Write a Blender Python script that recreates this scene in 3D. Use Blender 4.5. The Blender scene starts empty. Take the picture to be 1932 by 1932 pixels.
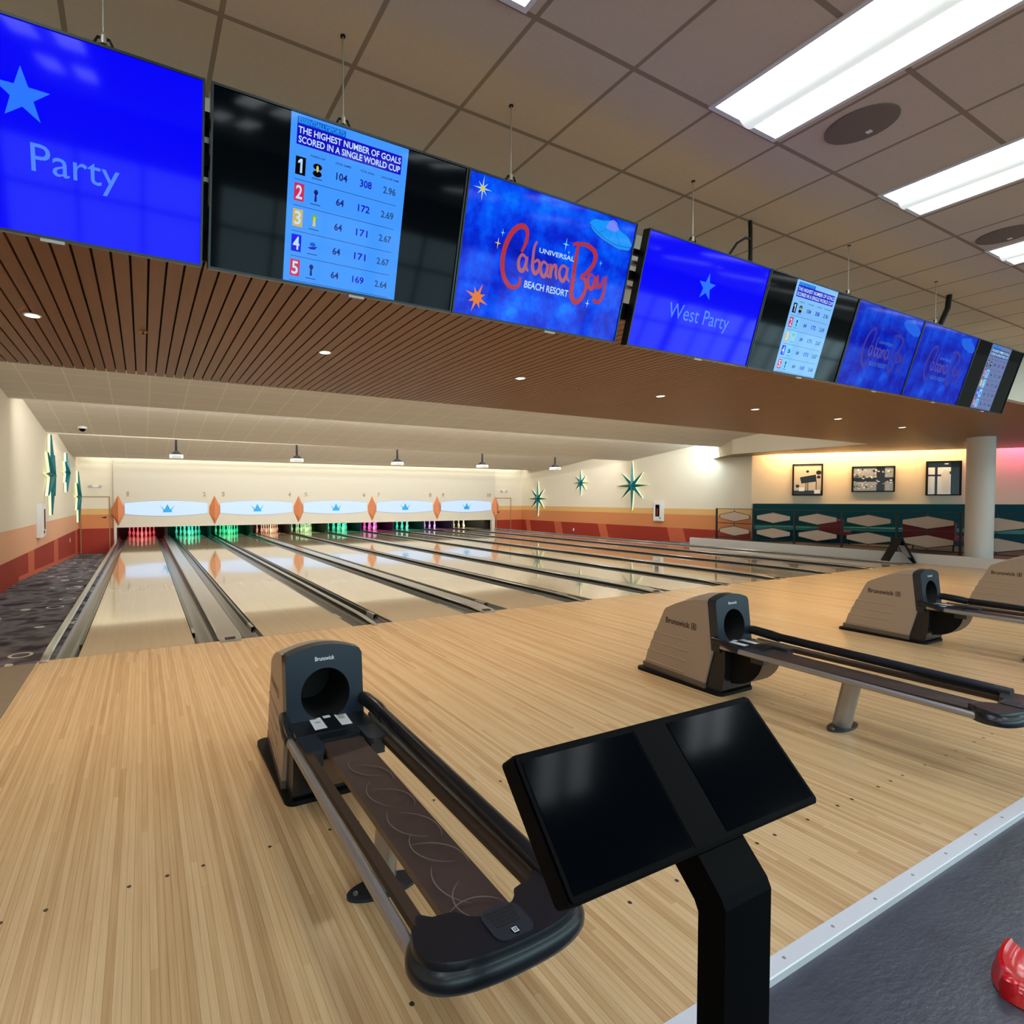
import bpy, bmesh, math, random
from mathutils import Vector, Matrix
R = math.radians
random.seed(7)
S = bpy.context.scene
COL = S.collection

# ------------------------------------------------------------------ camera, world, exposure
cam_d = bpy.data.cameras.new('camera'); cam = bpy.data.objects.new('camera', cam_d); COL.objects.link(cam)
cam.location = (0.5824, -6.1455, 1.5501)
cam.rotation_euler = (math.pi/2 - 0.0247, 0, -0.4607)
cam_d.sensor_width = 36; cam_d.lens = 18.953; cam_d.shift_x = 0.09915; cam_d.clip_start = 0.02
S.camera = cam
S.view_settings.view_transform = 'Standard'; S.view_settings.look = 'None'
S.view_settings.gamma = 1; S.view_settings.exposure = 0.0; S.view_settings.use_curve_mapping = False
w = bpy.data.worlds.new('world'); S.world = w; w.use_nodes = True
w.node_tree.nodes['Background'].inputs[0].default_value = (.75, .85, 1, 1)
w.node_tree.nodes['Background'].inputs[1].default_value = 0.6

def lin(c):
    return tuple(((v/255)/12.92 if v/255 <= .04045 else ((v/255+.055)/1.055)**2.4) for v in c)

def area(name, loc, size, power, color=(1, 1, 1), rot=(0, 0, 0), sy=None, spread=None):
    d = bpy.data.lights.new(name, 'AREA'); d.energy = power; d.color = color
    d.shape = 'RECTANGLE'; d.size = size; d.size_y = sy or size
    if spread: d.spread = spread
    o = bpy.data.objects.new(name, d); COL.objects.link(o); o.location = loc; o.rotation_euler = rot
    return o

WARM = (1, .86, .66); COOL = (.86, .94, 1); NEUT = (1, .985, .95)
# an added fill lamp, then hidden strips in the stepped lane ceiling and above the pin wall
area('cove_or_fill_lamp', (8.5, 1.0, 3.45), 18.6, 240, NEUT, (R(88), 0, 0), .10)  # added over the soffit edge to brighten the first stepped panel
area('cove_or_fill_lamp', (8.5, 5.74, 3.50), 18.6, 410, NEUT, (R(82), 0, 0), .10)
area('cove_or_fill_lamp', (8.5, 9.92, 3.40), 18.6, 370, NEUT, (R(80), 0, 0), .10)
area('cove_or_fill_lamp', (8.5, 16.42, 3.30), 19.6, 95, (1, .97, .86), (R(30), 0, 0), .10)
area('cove_or_fill_lamp', (18.0, 5.90, 3.42), .8, 26, (.62, .88, 1), (R(40), R(-35), 0), .25)
# warm slot along the top of the slanted booth wall, pink lamp at its far end
AX, AY = 18.5, 4.75; DX, DY = .653, -.757; NX, NY = -.757, -.653
SR = Matrix.Rotation(math.atan2(DY, DX), 4, 'Z') @ Matrix.Rotation(R(16), 4, 'X')      # tipped towards the wall
area('slot_lamp', (AX+DX*2.75+NX*.40, AY+DY*2.75+NY*.40, 3.16), 5.3, 125, (1, .64, .30), SR.to_euler(), .12)
area('slot_lamp', (AX+DX*7.0+NX*.40, AY+DY*7.0+NY*.40, 3.16), 2.0, 75, (1, .12, .36), SR.to_euler(), .12)

# ------------------------------------------------------------------ materials
M = {}
def mat(name, col, rough=.5, metal=0, emit=None, es=0, spec=.5, coat=0, bump=0, bscale=40, noise=0, nscale=6, stretch=(1, 1, 1)):
    m = bpy.data.materials.new(name); m.use_nodes = True; nt = m.node_tree; b = nt.nodes['Principled BSDF']
    c = (*lin(col), 1)
    b.inputs['Base Color'].default_value = c; b.inputs['Roughness'].default_value = rough
    b.inputs['Metallic'].default_value = metal; b.inputs['Specular IOR Level'].default_value = spec
    b.inputs['Coat Weight'].default_value = coat; b.inputs['Coat Roughness'].default_value = .05
    if emit: b.inputs['Emission Color'].default_value = (*lin(emit), 1); b.inputs['Emission Strength'].default_value = es
    if noise or bump:
        tc = nt.nodes.new('ShaderNodeTexCoord'); mp = nt.nodes.new('ShaderNodeMapping'); mp.inputs['Scale'].default_value = stretch
        nt.links.new(tc.outputs['Object'], mp.inputs[0])
    if noise:
        n = nt.nodes.new('ShaderNodeTexNoise'); n.inputs['Scale'].default_value = nscale; n.inputs['Detail'].default_value = 6
        nt.links.new(mp.outputs[0], n.inputs['Vector'])
        mx = nt.nodes.new('ShaderNodeMix'); mx.data_type = 'RGBA'
        mx.inputs[6].default_value = (*[v*(1-noise) for v in c[:3]], 1); mx.inputs[7].default_value = (*[min(1, v*(1+noise)) for v in c[:3]], 1)
        nt.links.new(n.outputs['Fac'], mx.inputs[0]); nt.links.new(mx.outputs[2], b.inputs['Base Color'])
    if bump:
        n = nt.nodes.new('ShaderNodeTexNoise'); n.inputs['Scale'].default_value = bscale
        nt.links.new(mp.outputs[0], n.inputs['Vector'])
        bp = nt.nodes.new('ShaderNodeBump'); bp.inputs['Strength'].default_value = bump; bp.inputs['Distance'].default_value = .01
        nt.links.new(n.outputs['Fac'], bp.inputs['Height']); nt.links.new(bp.outputs[0], b.inputs['Normal'])
    M[name] = m; return m

class NT:      # tiny helper for node maths
    def __init__(s, m): s.t = m.node_tree; s.b = s.t.nodes['Principled BSDF']
    def new(s, k, **kw):
        n = s.t.nodes.new(k)
        for a, v in kw.items(): setattr(n, a, v)
        return n
    def lk(s, a, b): s.t.links.new(a, b)
    def math(s, op, a, b=None, c=None):
        n = s.new('ShaderNodeMath', operation=op)
        for i, v in enumerate((a, b, c)):
            if v is None: continue
            if isinstance(v, (int, float)): n.inputs[i].default_value = v
            else: s.lk(v, n.inputs[i])
        return n.outputs[0]
    def mix(s, f, a, b, blend='MIX'):
        n = s.new('ShaderNodeMix', data_type='RGBA', blend_type=blend)
        for i, v in ((0, f), (6, a), (7, b)):
            if isinstance(v, (int, float)): n.inputs[i].default_value = v
            elif isinstance(v, tuple): n.inputs[i].default_value = (*v, 1)
            else: s.lk(v, n.inputs[i])
        return n.outputs[2]
    def ramp(s, f, stops):
        n = s.new('ShaderNodeValToRGB'); e = n.color_ramp.elements
        while len(e) < len(stops): e.new(.5)
        for el, (p, c) in zip(e, stops): el.position = p; el.color = (*lin(c), 1)
        s.lk(f, n.inputs[0]); return n.outputs[0]

def boards(name, stops, rough, bw, bl, seam, streak, coat=0):
    m = mat(name, (200, 160, 110), rough, coat=coat); n = NT(m)
    tc = n.new('ShaderNodeTexCoord'); sp = n.new('ShaderNodeSeparateXYZ'); n.lk(tc.outputs['Object'], sp.inputs[0])
    x, y = sp.outputs[0], sp.outputs[1]
    xi = n.math('FLOOR', n.math('DIVIDE', x, bw))
    w1 = n.new('ShaderNodeTexWhiteNoise', noise_dimensions='1D'); n.lk(xi, w1.inputs['W'])
    yi = n.math('FLOOR', n.math('ADD', n.math('DIVIDE', y, bl), n.math('MULTIPLY', w1.outputs[0], 7.3)))
    cb = n.new('ShaderNodeCombineXYZ'); n.lk(xi, cb.inputs[0]); n.lk(yi, cb.inputs[1])
    w2 = n.new('ShaderNodeTexWhiteNoise', noise_dimensions='2D'); n.lk(cb.outputs[0], w2.inputs['Vector'])
    mp = n.new('ShaderNodeMapping'); mp.inputs['Scale'].default_value = (90, 2.2, 1); n.lk(tc.outputs['Object'], mp.inputs[0])
    no = n.new('ShaderNodeTexNoise'); no.inputs['Scale'].default_value = 1; no.inputs['Detail'].default_value = 5; n.lk(mp.outputs[0], no.inputs['Vector'])
    f = n.math('ADD', n.math('MULTIPLY', w2.outputs[0], 1-streak), n.math('MULTIPLY', no.outputs['Fac'], streak))
    c = n.ramp(f, stops)
    fr = n.math('FRACT', n.math('DIVIDE', x, bw))
    e = n.math('LESS_THAN', n.math('MINIMUM', fr, n.math('SUBTRACT', 1, fr)), .035)
    c = n.mix(n.math('MULTIPLY', e, seam), c, lin((95, 62, 34)))
    n.lk(c, n.b.inputs['Base Color'])
    return m

def tiles(name, col, line, size, ox, oy, lw, rough=.9, spk=.06, rot=0):
    m = mat(name, col, rough, spec=.2); n = NT(m)
    tc = n.new('ShaderNodeTexCoord'); mp = n.new('ShaderNodeMapping'); mp.inputs['Rotation'].default_value = (0, 0, -rot)
    n.lk(tc.outputs['Object'], mp.inputs[0])
    sp = n.new('ShaderNodeSeparateXYZ'); n.lk(mp.outputs[0], sp.inputs[0]); ms = []
    for o, off in ((sp.outputs[0], ox), (sp.outputs[1], oy)):
        fr = n.math('FRACT', n.math('DIVIDE', n.math('SUBTRACT', o, off), size))
        d = n.math('MINIMUM', fr, n.math('SUBTRACT', 1, fr))
        ms.append(n.math('LESS_THAN', d, lw/size/2))
    no = n.new('ShaderNodeTexNoise'); no.inputs['Scale'].default_value = 60; no.inputs['Detail'].default_value = 4; n.lk(tc.outputs['Object'], no.inputs['Vector'])
    b = lin(col)
    c = n.mix(no.outputs['Fac'], tuple(v*(1-spk) for v in b), tuple(min(1, v*(1+spk)) for v in b))
    c = n.mix(n.math('MAXIMUM', ms[0], ms[1]), c, lin(line)); n.lk(c, n.b.inputs['Base Color'])
    return m

boards('approach_wood', [(.15, (186, 146, 102)), (.42, (210, 174, 126)), (.68, (226, 194, 148)), (.9, (200, 160, 114))], .27, .0267, 2.6, .42, .62, .0)
boards('lane_wood', [(.1, (205, 184, 151)), (.5, (211, 191, 158)), (.9, (207, 186, 153))], .07, .0273, 2.4, .05, .25, .6)
tiles('ceiling_tile', (204, 188, 170), (150, 134, 116), .61, 2.687, -3.66, .024, rot=R(.8))
tiles('lane_ceiling_tile', (212, 206, 195), (228, 222, 206), .61, .1, .3, .024)
mat('cream_paint', (228, 220, 200), .75, bump=.03, bscale=300)
mat('ochre_paint', (222, 178, 112), .75); mat('orange_paint', (210, 135, 84), .75)
mat('peach_paint', (222, 168, 132), .75)
mat('red_paint', (158, 46, 24), .7); mat('stripe_paint', (196, 96, 62), .7)
mat('mask_paint', (214, 208, 192), .6); mat('door_trim', (170, 128, 88), .6)
mat('black_plastic', (26, 29, 33), .28); mat('matte_black', (10, 10, 11), .6, spec=.2); mat('charcoal', (40, 46, 54), .32)
mat('slate_panel', (20, 31, 46), .28); mat('pit_black', (12, 11, 12), .7)
mat('taupe_shell', (170, 153, 136), .42, spec=.35, noise=.05, nscale=200); mat('shell_letter', (58, 42, 28), .5); mat('skirt', (104, 92, 80), .3)
mat('steel', (180, 176, 172), .30, .8); mat('brushed', (168, 164, 160), .36, .65); mat('gutter_metal', (112, 114, 114), .2, .55)
mat('dark_gutter', (60, 62, 60), .2, .3); mat('cap_metal', (196, 198, 200), .2, .85); mat('chrome', (220, 220, 222), .08, 1)
mat('alu_trim', (226, 230, 236), .42, .25); mat('white_plastic', (228, 228, 226), .4); mat('sticker', (226, 230, 232), .5)
mat('belt_rubber', (66, 52, 46), .42, noise=.25, nscale=18); mat('belt_side', (112, 90, 70), .5)
mat('white_paint', (222, 220, 216), .5); mat('grey_plate', (180, 178, 172), .4)
mat('teal_metal', (0, 104, 112), .35, .2); mat('teal_vinyl_dark', (0, 62, 74), .6, spec=.15); mat('teal_vinyl', (8, 112, 112), .45)
mat('burgundy', (118, 26, 42), .55); mat('hex_panel', (196, 178, 164), .6); mat('rail_dark', (28, 40, 44), .45)
mat('glow_acrylic', (244, 247, 210), .4, emit=(246, 250, 200), es=.45)
mat('terracotta', (212, 130, 84), .6); mat('number_grey', (172, 164, 148), .6)
mat('lit_white', (90, 95, 100), .4, emit=(198, 224, 255), es=.92); mat('crown_blue', (10, 130, 180), .4, emit=(0, 132, 190), es=.75)
mat('pin_white', (238, 236, 230), .2); mat('pin_red', (190, 24, 30), .3)
mat('tube_light', (255, 255, 255), .5, emit=(240, 250, 255), es=11); mat('louvre', (225, 232, 228), .4, emit=(236, 244, 240), es=.62)
mat('downlight', (255, 255, 255), .5, emit=(255, 240, 220), es=4)
mat('pane_daylight', (200, 220, 235), .3, emit=(186, 226, 236), es=4.2)
mat('wood_slat', (132, 91, 54), .42, noise=.22, nscale=2.2, stretch=(10, 1, 1)); mat('slat_gap', (20, 12, 8), .8)
mat('column_paint', (214, 208, 200), .6); mat('concourse', (92, 84, 78), .5, noise=.15, nscale=3)
mat('side_floor', (136, 124, 110), .5, noise=.1, nscale=8)
mat('slate_floor', (64, 68, 78), .34, noise=.35, nscale=5, stretch=(1, 2.2, 1), bump=.15, bscale=30)
mat('red_plastic', (206, 8, 20), .22, coat=.4)
mat('kiosk_black', (3, 3, 5), .55, spec=.06); mat('glass_black', (2, 5, 9), .10, spec=.05)
mat('bezel', (9, 9, 11), .3); mat('cable_black', (14, 13, 12), .5); mat('wire_steel', (188, 178, 162), .4, .7)
mat('speaker_grille', (120, 106, 92), .8); mat('brass', (170, 130, 80), .4, .8)
mat('booth_paint', (232, 214, 186), .75)
mat('photo_light', (236, 240, 244), .3); mat('photo_mid', (150, 158, 170), .3); mat('photo_dark', (18, 18, 24), .3); mat('photo_sepia', (206, 190, 170), .3)
# screens: what they show gives off light; the face itself stays glossy
def scr(name, col, es=1.0, rough=.06):
    mat(name, (2, 2, 3), rough, emit=col, es=es, spec=.10)
for k, c, e in [('s_blue', (4, 2, 250), 1), ('s_star', (44, 118, 255), 1), ('s_text', (74, 128, 255), 1), ('s_panel', (66, 152, 255), 1), ('s_navy', (22, 12, 190), 1),
             ('s_ink', (26, 30, 110), 1), ('s_ink2', (40, 74, 130), 1), ('s_black', (2, 4, 10), 1), ('s_redbox', (206, 44, 84), 1), ('s_yelbox', (206, 176, 84), 1), ('s_white', (190, 222, 255), 1),
             ('s_cyan', (120, 205, 255), 1), ('s_head', (14, 92, 206), 1), ('s_box4', (10, 10, 225), 1), ('s_green', (90, 175, 90), 1), ('s_ess', (48, 160, 250), 1),
             ('s_script', (178, 50, 62), 1), ('s_script_pale', (172, 92, 112), 1), ('d_script_pale', (70, 66, 165), 1), ('s_gold', (214, 200, 90), 1), ('s_orange', (226, 120, 40), 1), ('s_ufo', (22, 148, 255), 1), ('s_dome', (118, 136, 255), 1), ('s_pale', (176, 214, 240), 1),
             ('p_panel', (128, 190, 250), 1), ('p_grey', (104, 120, 168), 1), ('d_ufo', (26, 96, 225), 1), ('d_script', (60, 50, 150), 1), ('s_off', (0, 2, 5), 1), ('s_off_kiosk', (1, 5, 9), .8), ('d_pale', (60, 100, 190), 1)]:
    scr(k, c, e)
def nebula(name, stops):
    m = mat(name, (2, 2, 3), .06, emit=(0, 40, 220), es=1, spec=.10); n = NT(m)
    tc = n.new('ShaderNodeTexCoord'); no = n.new('ShaderNodeTexNoise'); no.inputs['Scale'].default_value = 4.2; no.inputs['Detail'].default_value = 6; no.inputs['Roughness'].default_value = .62
    n.lk(tc.outputs['Object'], no.inputs['Vector']); n.lk(n.ramp(no.outputs['Fac'], stops), n.b.inputs['Emission Color'])
nebula('s_nebula', [(.30, (4, 2, 140)), (.45, (2, 40, 215)), (.58, (0, 84, 250)), (.72, (10, 130, 255))])
nebula('d_nebula', [(.30, (4, 2, 120)), (.45, (2, 20, 175)), (.58, (0, 56, 205)), (.72, (10, 90, 230))])

def carpet():
    m = mat('carpet', (40, 40, 46), .95, spec=.1); n = NT(m)
    tc = n.new('ShaderNodeTexCoord'); mp = n.new('ShaderNodeMapping'); mp.inputs['Scale'].default_value = (3.0, 3.0, 3.0); n.lk(tc.outputs['Object'], mp.inputs[0])
    v = n.new('ShaderNodeTexVoronoi', distance='EUCLIDEAN'); v.inputs['Scale'].default_value = 1; v.inputs['Randomness'].default_value = .7; n.lk(mp.outputs[0], v.inputs['Vector'])
    d = v.outputs['Distance']
    ring = n.math('LESS_THAN', n.math('ABSOLUTE', n.math('SUBTRACT', d, .30)), .04)
    no = n.new('ShaderNodeTexNoise'); no.inputs['Scale'].default_value = 2.3; n.lk(tc.outputs['Object'], no.inputs['Vector'])
    base = n.ramp(no.outputs['Fac'], [(.38, (62, 60, 70)), (.5, (122, 122, 130)), (.62, (82, 80, 88))])
    pick = n.math('GREATER_THAN', n.new('ShaderNodeSeparateColor').outputs[0], 2)
    sc = n.new('ShaderNodeSeparateColor'); n.lk(v.outputs['Color'], sc.inputs[0])
    show = n.math('MULTIPLY', ring, n.math('GREATER_THAN', sc.outputs[0], .35))
    n.lk(n.mix(show, base, lin((206, 202, 198))), n.b.inputs['Base Color'])
carpet()
mat('belt_scratch', (112, 99, 92), .5)
# ------------------------------------------------------------------ text outlines, made once
TXT = {}
def make_texts(names):
    tmp = []
    for s in names:
        cu = bpy.data.curves.new('t', 'FONT'); cu.body = s[0]; cu.size = 1; cu.offset = s[1]; cu.resolution_u = 3
        o = bpy.data.objects.new('t', cu); COL.objects.link(o); tmp.append((s, o))
    bpy.context.view_layer.update(); dg = bpy.context.evaluated_depsgraph_get()
    for s, o in tmp:
        me = o.evaluated_get(dg).to_mesh()
        vs = [(v.co.x, v.co.y) for v in me.vertices]; fs = [tuple(p.vertices) for p in me.polygons]
        x0 = min(a for a, b in vs); x1 = max(a for a, b in vs); y0 = min(b for a, b in vs); y1 = max(b for a, b in vs)
        TXT[s] = ([((a-x0)/(x1-x0), (b-y0)/(y1-y0)) for a, b in vs], fs)
        o.evaluated_get(dg).to_mesh_clear()
    for s, o in tmp:
        cu = o.data; bpy.data.objects.remove(o); bpy.data.curves.remove(cu)
B1 = .02; B2 = .035
plain = [str(i) for i in range(1, 11)]
bold = ['Brunswick', 'B', '1', '2', '3', '4', '5', 'ESSENTIALLYSPORTS', 'THE HIGHEST NUMBER OF GOALS', 'SCORED IN A SINGLE WORLD CUP', 'WORLD CUP', 'TOTAL GAMES', 'TOTAL GOALS', 'GOALS PER GAME',
        '104', '64', '308', '172', '171', '169', '2.96', '2.69', '2.67', '2.64', 'UNIVERSAL', 'BEACH RESORT']
make_texts([(s, 0) for s in ['Party', 'West Party']] + [(s, B1) for s in set(bold+plain)])

# ------------------------------------------------------------------ mesh builder
class MB:
    def __init__(s): s.v = []; s.f = []; s.m = []; s.mats = []; s.X = None
    def mi(s, m):
        if m not in s.mats: s.mats.append(m)
        return s.mats.index(m)
    def add(s, vs, fs, m):
        o = len(s.v)
        s.v += [tuple(s.X @ Vector(p)) if s.X else tuple(p) for p in vs]
        i = s.mi(m)
        for f in fs: s.f.append(tuple(o+k for k in f)); s.m.append(i)
        return s
    def box(s, x0, x1, y0, y1, z0, z1, m):
        vs = [(x, y, z) for z in (z0, z1) for y in (y0, y1) for x in (x0, x1)]
        return s.add(vs, [(0, 2, 3, 1), (4, 5, 7, 6), (0, 1, 5, 4), (2, 6, 7, 3), (0, 4, 6, 2), (1, 3, 7, 5)], m)
    def quad(s, a, b, c, d, m): return s.add([a, b, c, d], [(0, 1, 2, 3)], m)
    def prism(s, pts, fn, h0, h1, m, mside=None):
        n = len(pts)
        vs = [fn(p[0], p[1], h0) for p in pts]+[fn(p[0], p[1], h1) for p in pts]
        s.add(vs, [tuple(range(n-1, -1, -1)), tuple(range(n, 2*n))], m)
        return s.add(vs, [(i, (i+1) % n, n+(i+1) % n, n+i) for i in range(n)], mside or m)
    def tube(s, pts, r, m, seg=12, cap=True, sy=1):
        pts = [Vector(p) for p in pts]; rs = r if isinstance(r, (list, tuple)) else [r]*len(pts)
        vs = []; prev = None
        for i, p in enumerate(pts):
            t = (pts[min(i+1, len(pts)-1)]-pts[max(i-1, 0)]).normalized()
            if prev is None:
                a = Vector((0, 0, 1)) if abs(t.z) < .9 else Vector((1, 0, 0)); n1 = t.cross(a).normalized()
            else: n1 = (prev-t*prev.dot(t)).normalized()
            prev = n1; n2 = t.cross(n1)
            vs += [p+(n1*math.cos(2*math.pi*k/seg)+n2*math.sin(2*math.pi*k/seg)*sy)*rs[i] for k in range(seg)]
        fs = []
        for i in range(len(pts)-1):
            for k in range(seg):
                a = i*seg+k; b = i*seg+(k+1) % seg; fs.append((a, b, b+seg, a+seg))
        if cap: fs += [tuple(range(seg-1, -1, -1)), tuple(range((len(pts)-1)*seg, len(pts)*seg))]
        return s.add(vs, fs, m)
    def lathe(s, prof, c, m, seg=20, axis='z'):
        vs = []
        for r, h in prof:
            for k in range(seg):
                a = 2*math.pi*k/seg; x, y = r*math.cos(a), r*math.sin(a)
                vs.append((c[0]+x, c[1]+y, c[2]+h) if axis == 'z' else ((c[0]+x, c[1]+h, c[2]+y) if axis == 'y' else (c[0]+h, c[1]+x, c[2]+y)))
        fs = []
        for i in range(len(prof)-1):
            for k in range(seg):
                a = i*seg+k; b = i*seg+(k+1) % seg; fs.append((a, b, b+seg, a+seg))
        fs += [tuple(range(seg-1, -1, -1)), tuple(range((len(prof)-1)*seg, len(prof)*seg))]
        return s.add(vs, fs, m)
    def text(s, key, fn, u, v, wd, ht, m):
        vs, fs = TXT[key]
        return s.add([fn(u+a*wd, v+b*ht) for a, b in vs], fs, m)
    def poly(s, pts, fn, m): return s.add([fn(*p) for p in pts], [tuple(range(len(pts)))], m)
    def ribbon(s, pts, fn, wd, m):
        P = []
        n = len(pts); g = lambda i: Vector(pts[max(0, min(n-1, i))])
        for i in range(n-1):
            for k in range(6):
                t = k/6; a, b, c, d = g(i-1), g(i), g(i+1), g(i+2)
                P.append(.5*((2*b)+(c-a)*t+(2*a-5*b+4*c-d)*t*t+(3*b-a-3*c+d)*t**3))
        P.append(g(n-1)); N = len(P); vs = []
        for i, p in enumerate(P):
            t = (P[min(i+1, N-1)]-P[max(i-1, 0)]); t = t.normalized() if t.length > 1e-6 else Vector((1, 0))
            ww = (wd(i/(N-1)) if callable(wd) else wd)/2
            q = Vector((-t.y, t.x))*ww; vs += [fn(*(p+q)), fn(*(p-q))]
        return s.add(vs, [(2*i, 2*i+1, 2*i+3, 2*i+2) for i in range(N-1)], m)
    def build(s, name, parent=None, loc=(0, 0, 0), smooth=None, bevel=0, rot=(0, 0, 0)):
        me = bpy.data.meshes.new(name); me.from_pydata(s.v, [], s.f); me.update()
        for k in s.mats: me.materials.append(M[k])
        me.polygons.foreach_set('material_index', s.m)
        bm = bmesh.new(); bm.from_mesh(me); bmesh.ops.recalc_face_normals(bm, faces=bm.faces); bm.to_mesh(me); bm.free()
        if smooth:
            me.polygons.foreach_set('use_smooth', [True]*len(me.polygons)); me.set_sharp_from_angle(angle=R(smooth))
        o = bpy.data.objects.new(name, me); COL.objects.link(o); o.location = loc; o.rotation_euler = rot
        if parent: o.parent = parent
        if bevel:
            b = o.modifiers.new('bevel', 'BEVEL'); b.width = bevel; b.segments = 2; b.limit_method = 'ANGLE'
        return o

def tag(o, label=None, cat=None, group=None, kind=None):
    if label: o['label'] = label
    if cat: o['category'] = cat
    if group: o['group'] = group
    if kind: o['kind'] = kind
    return o
def thing(name, loc, label, cat, group=None, rot=(0, 0, 0)):
    o = bpy.data.objects.new(name, None); COL.objects.link(o); o.location = loc; o.rotation_euler = rot
    o.empty_display_size = .1
    return tag(o, label, cat, group)
def copy_tree(o, parent=None):
    c = o.copy(); COL.objects.link(c)
    if parent: c.parent = parent
    for ch in [x for x in bpy.data.objects if x.parent == o]: copy_tree(ch, c)
    return c
def struct(o): o['kind'] = 'structure'; return o
XY = lambda a, b, h: (a, b, h)
def ellipse(cx, cy, rx, ry, n=32): return [(cx+rx*math.cos(2*math.pi*k/n), cy+ry*math.sin(2*math.pi*k/n)) for k in range(n)]
def rrect(x0, x1, y0, y1, r, n=5):
    out = []
    for cx, cy, a0 in ((x1-r, y1-r, 0), (x0+r, y1-r, 90), (x0+r, y0+r, 180), (x1-r, y0+r, 270)):
        out += [(cx+r*math.cos(R(a0+90*k/n)), cy+r*math.sin(R(a0+90*k/n))) for k in range(n+1)]
    return out

# ------------------------------------------------------------------ lane geometry (metres)
LW, GA, GB = 1.0668, .7191, .5366
P = 2*LW+GA+GB
LX = []
x = 0
for k in range(10):
    LX.append(x); x += LW+(GA if k % 2 == 0 else GB)
LEND = LX[9]+LW
ORD = ['first', 'second', 'third', 'fourth', 'fifth', 'sixth', 'seventh', 'eighth', 'ninth', 'tenth']

# ------------------------------------------------------------------ floors
b = MB().box(-.33, 17.25, -5.09, 0, -.09, 0, 'approach_wood')
for yy, xs in ((-3.75, [-.04+.139*k for k in range(124)]), (-4.70, [-.03+.1335*k for k in range(128)])):
    for k, xx in enumerate(xs):
        if k % 9 in (1, 2, 4, 5, 6, 8): b.add([(xx+.0085*math.cos(a*math.pi/4), yy+.0085*math.sin(a*math.pi/4), .0012) for a in range(8)], [tuple(range(8))], 'shell_letter')
struct(b.build('floor_approach'))
struct(MB().box(-1.53, 30, -14, -5.13, -.12, -.02, 'slate_floor').build('floor'))
b = MB().box(-.36, 17.3, -5.137, -5.088, -.06, .004, 'alu_trim')
for k in range(60): b.lathe([(.006, 0), (.006, .0055), (.002, .006)], (-.2+.3*k, -5.112, 0), 'brushed', 8)
b.prism([(-5.137, .004), (-5.137, -.02), (-5.143, -.02), (-5.1405, .001)], lambda y, z, h: (h, y, z), -.36, 17.3, 'alu_trim')
struct(b.build('trim_1'))
struct(MB().box(-1.53, -.33, -5.13, -.04, -.12, -.004, 'side_floor').build('floor_side'))
b = MB().add([(-1.53, -.04, -.01), (-.20, -.04, -.01), (-.20, 6.2, -.01), (-1.53, 6.2, -.01), (-1.53, 16.8, -.47), (-.20, 16.8, -.47)], [(0, 1, 2, 3), (3, 2, 5, 4)], 'carpet')
struct(b.build('floor_carpet'))
struct(MB().add([(16.68, -.04, -.01), (17.28, -.04, -.01), (17.28, 6.2, -.01), (16.68, 6.2, -.01), (16.68, 16.8, -.45), (18.5, 16.8, -.45), (18.5, 6.2, -.01)], [(0, 1, 2, 3), (3, 2, 6, 5, 4)], 'carpet').build('floor_carpet'))
struct(MB().box(-.3, 16.8, -.02, 19.9, -.30, -.115, 'pit_black').build('floor_subfloor'))
# raised concourse and its white curb
b = MB().prism([(17.33, 6.02), (18.5, 6.02), (18.5, 4.7), (30, 4.7), (30, -5.1), (17.33, -5.1)], XY, -.1, .20, 'concourse')
struct(b.build('floor_concourse'))
struct(MB().box(17.22, 17.33, -5.1, 6.03, -.05, .235, 'white_paint').build('trim_2', bevel=.008))

# ------------------------------------------------------------------ ceilings
struct(MB().box(-1.53, 30, -14, -3.0, 3.64, 3.74, 'ceiling_tile').build('ceiling'))
# wooden slat soffit
def yb(x): return .66+(x+1.5)*.020
def yf(x): return -3.12+(x)*.012
b = MB()
wx = lambda xx: 4.75-(xx-18.5)*DY/DX*-1-.75 if xx > 18.5 else 4.55
XE = 24.6
b.prism([(-1.53, yf(-1.5)), (XE, yf(XE)), (XE, max(yf(XE)+.02, wx(XE))), (18.5, wx(18.51)), (18.5, 6.1), (17.25, 4.6), (17.25, yb(17.25)), (-1.53, yb(-1.5))], XY, 2.985, 3.66, 'slat_gap', 'cream_paint')
k = -1.52
while k < XE-.1:
    x0, x1 = k, k+.084
    ye = yb(k) if k < 17.2 else (4.6+(k-17.25)*1.2 if k < 18.42 else wx(k+.09))
    b.box(x0, x1, yf(k)+.004, ye-.004, 2.95, 2.984, 'wood_slat'); k += .098
b.box(17.235, 17.25, yb(17.25), 4.6, 2.95, 3.9, 'cream_paint')
b.add([(17.235, 4.6, 2.95), (18.49, 6.1, 2.95), (18.49, 6.1, 3.9), (17.235, 4.6, 3.9)], [(0, 1, 2, 3)], 'cream_paint')
struct(b.build('ceiling_soffit'))
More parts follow.
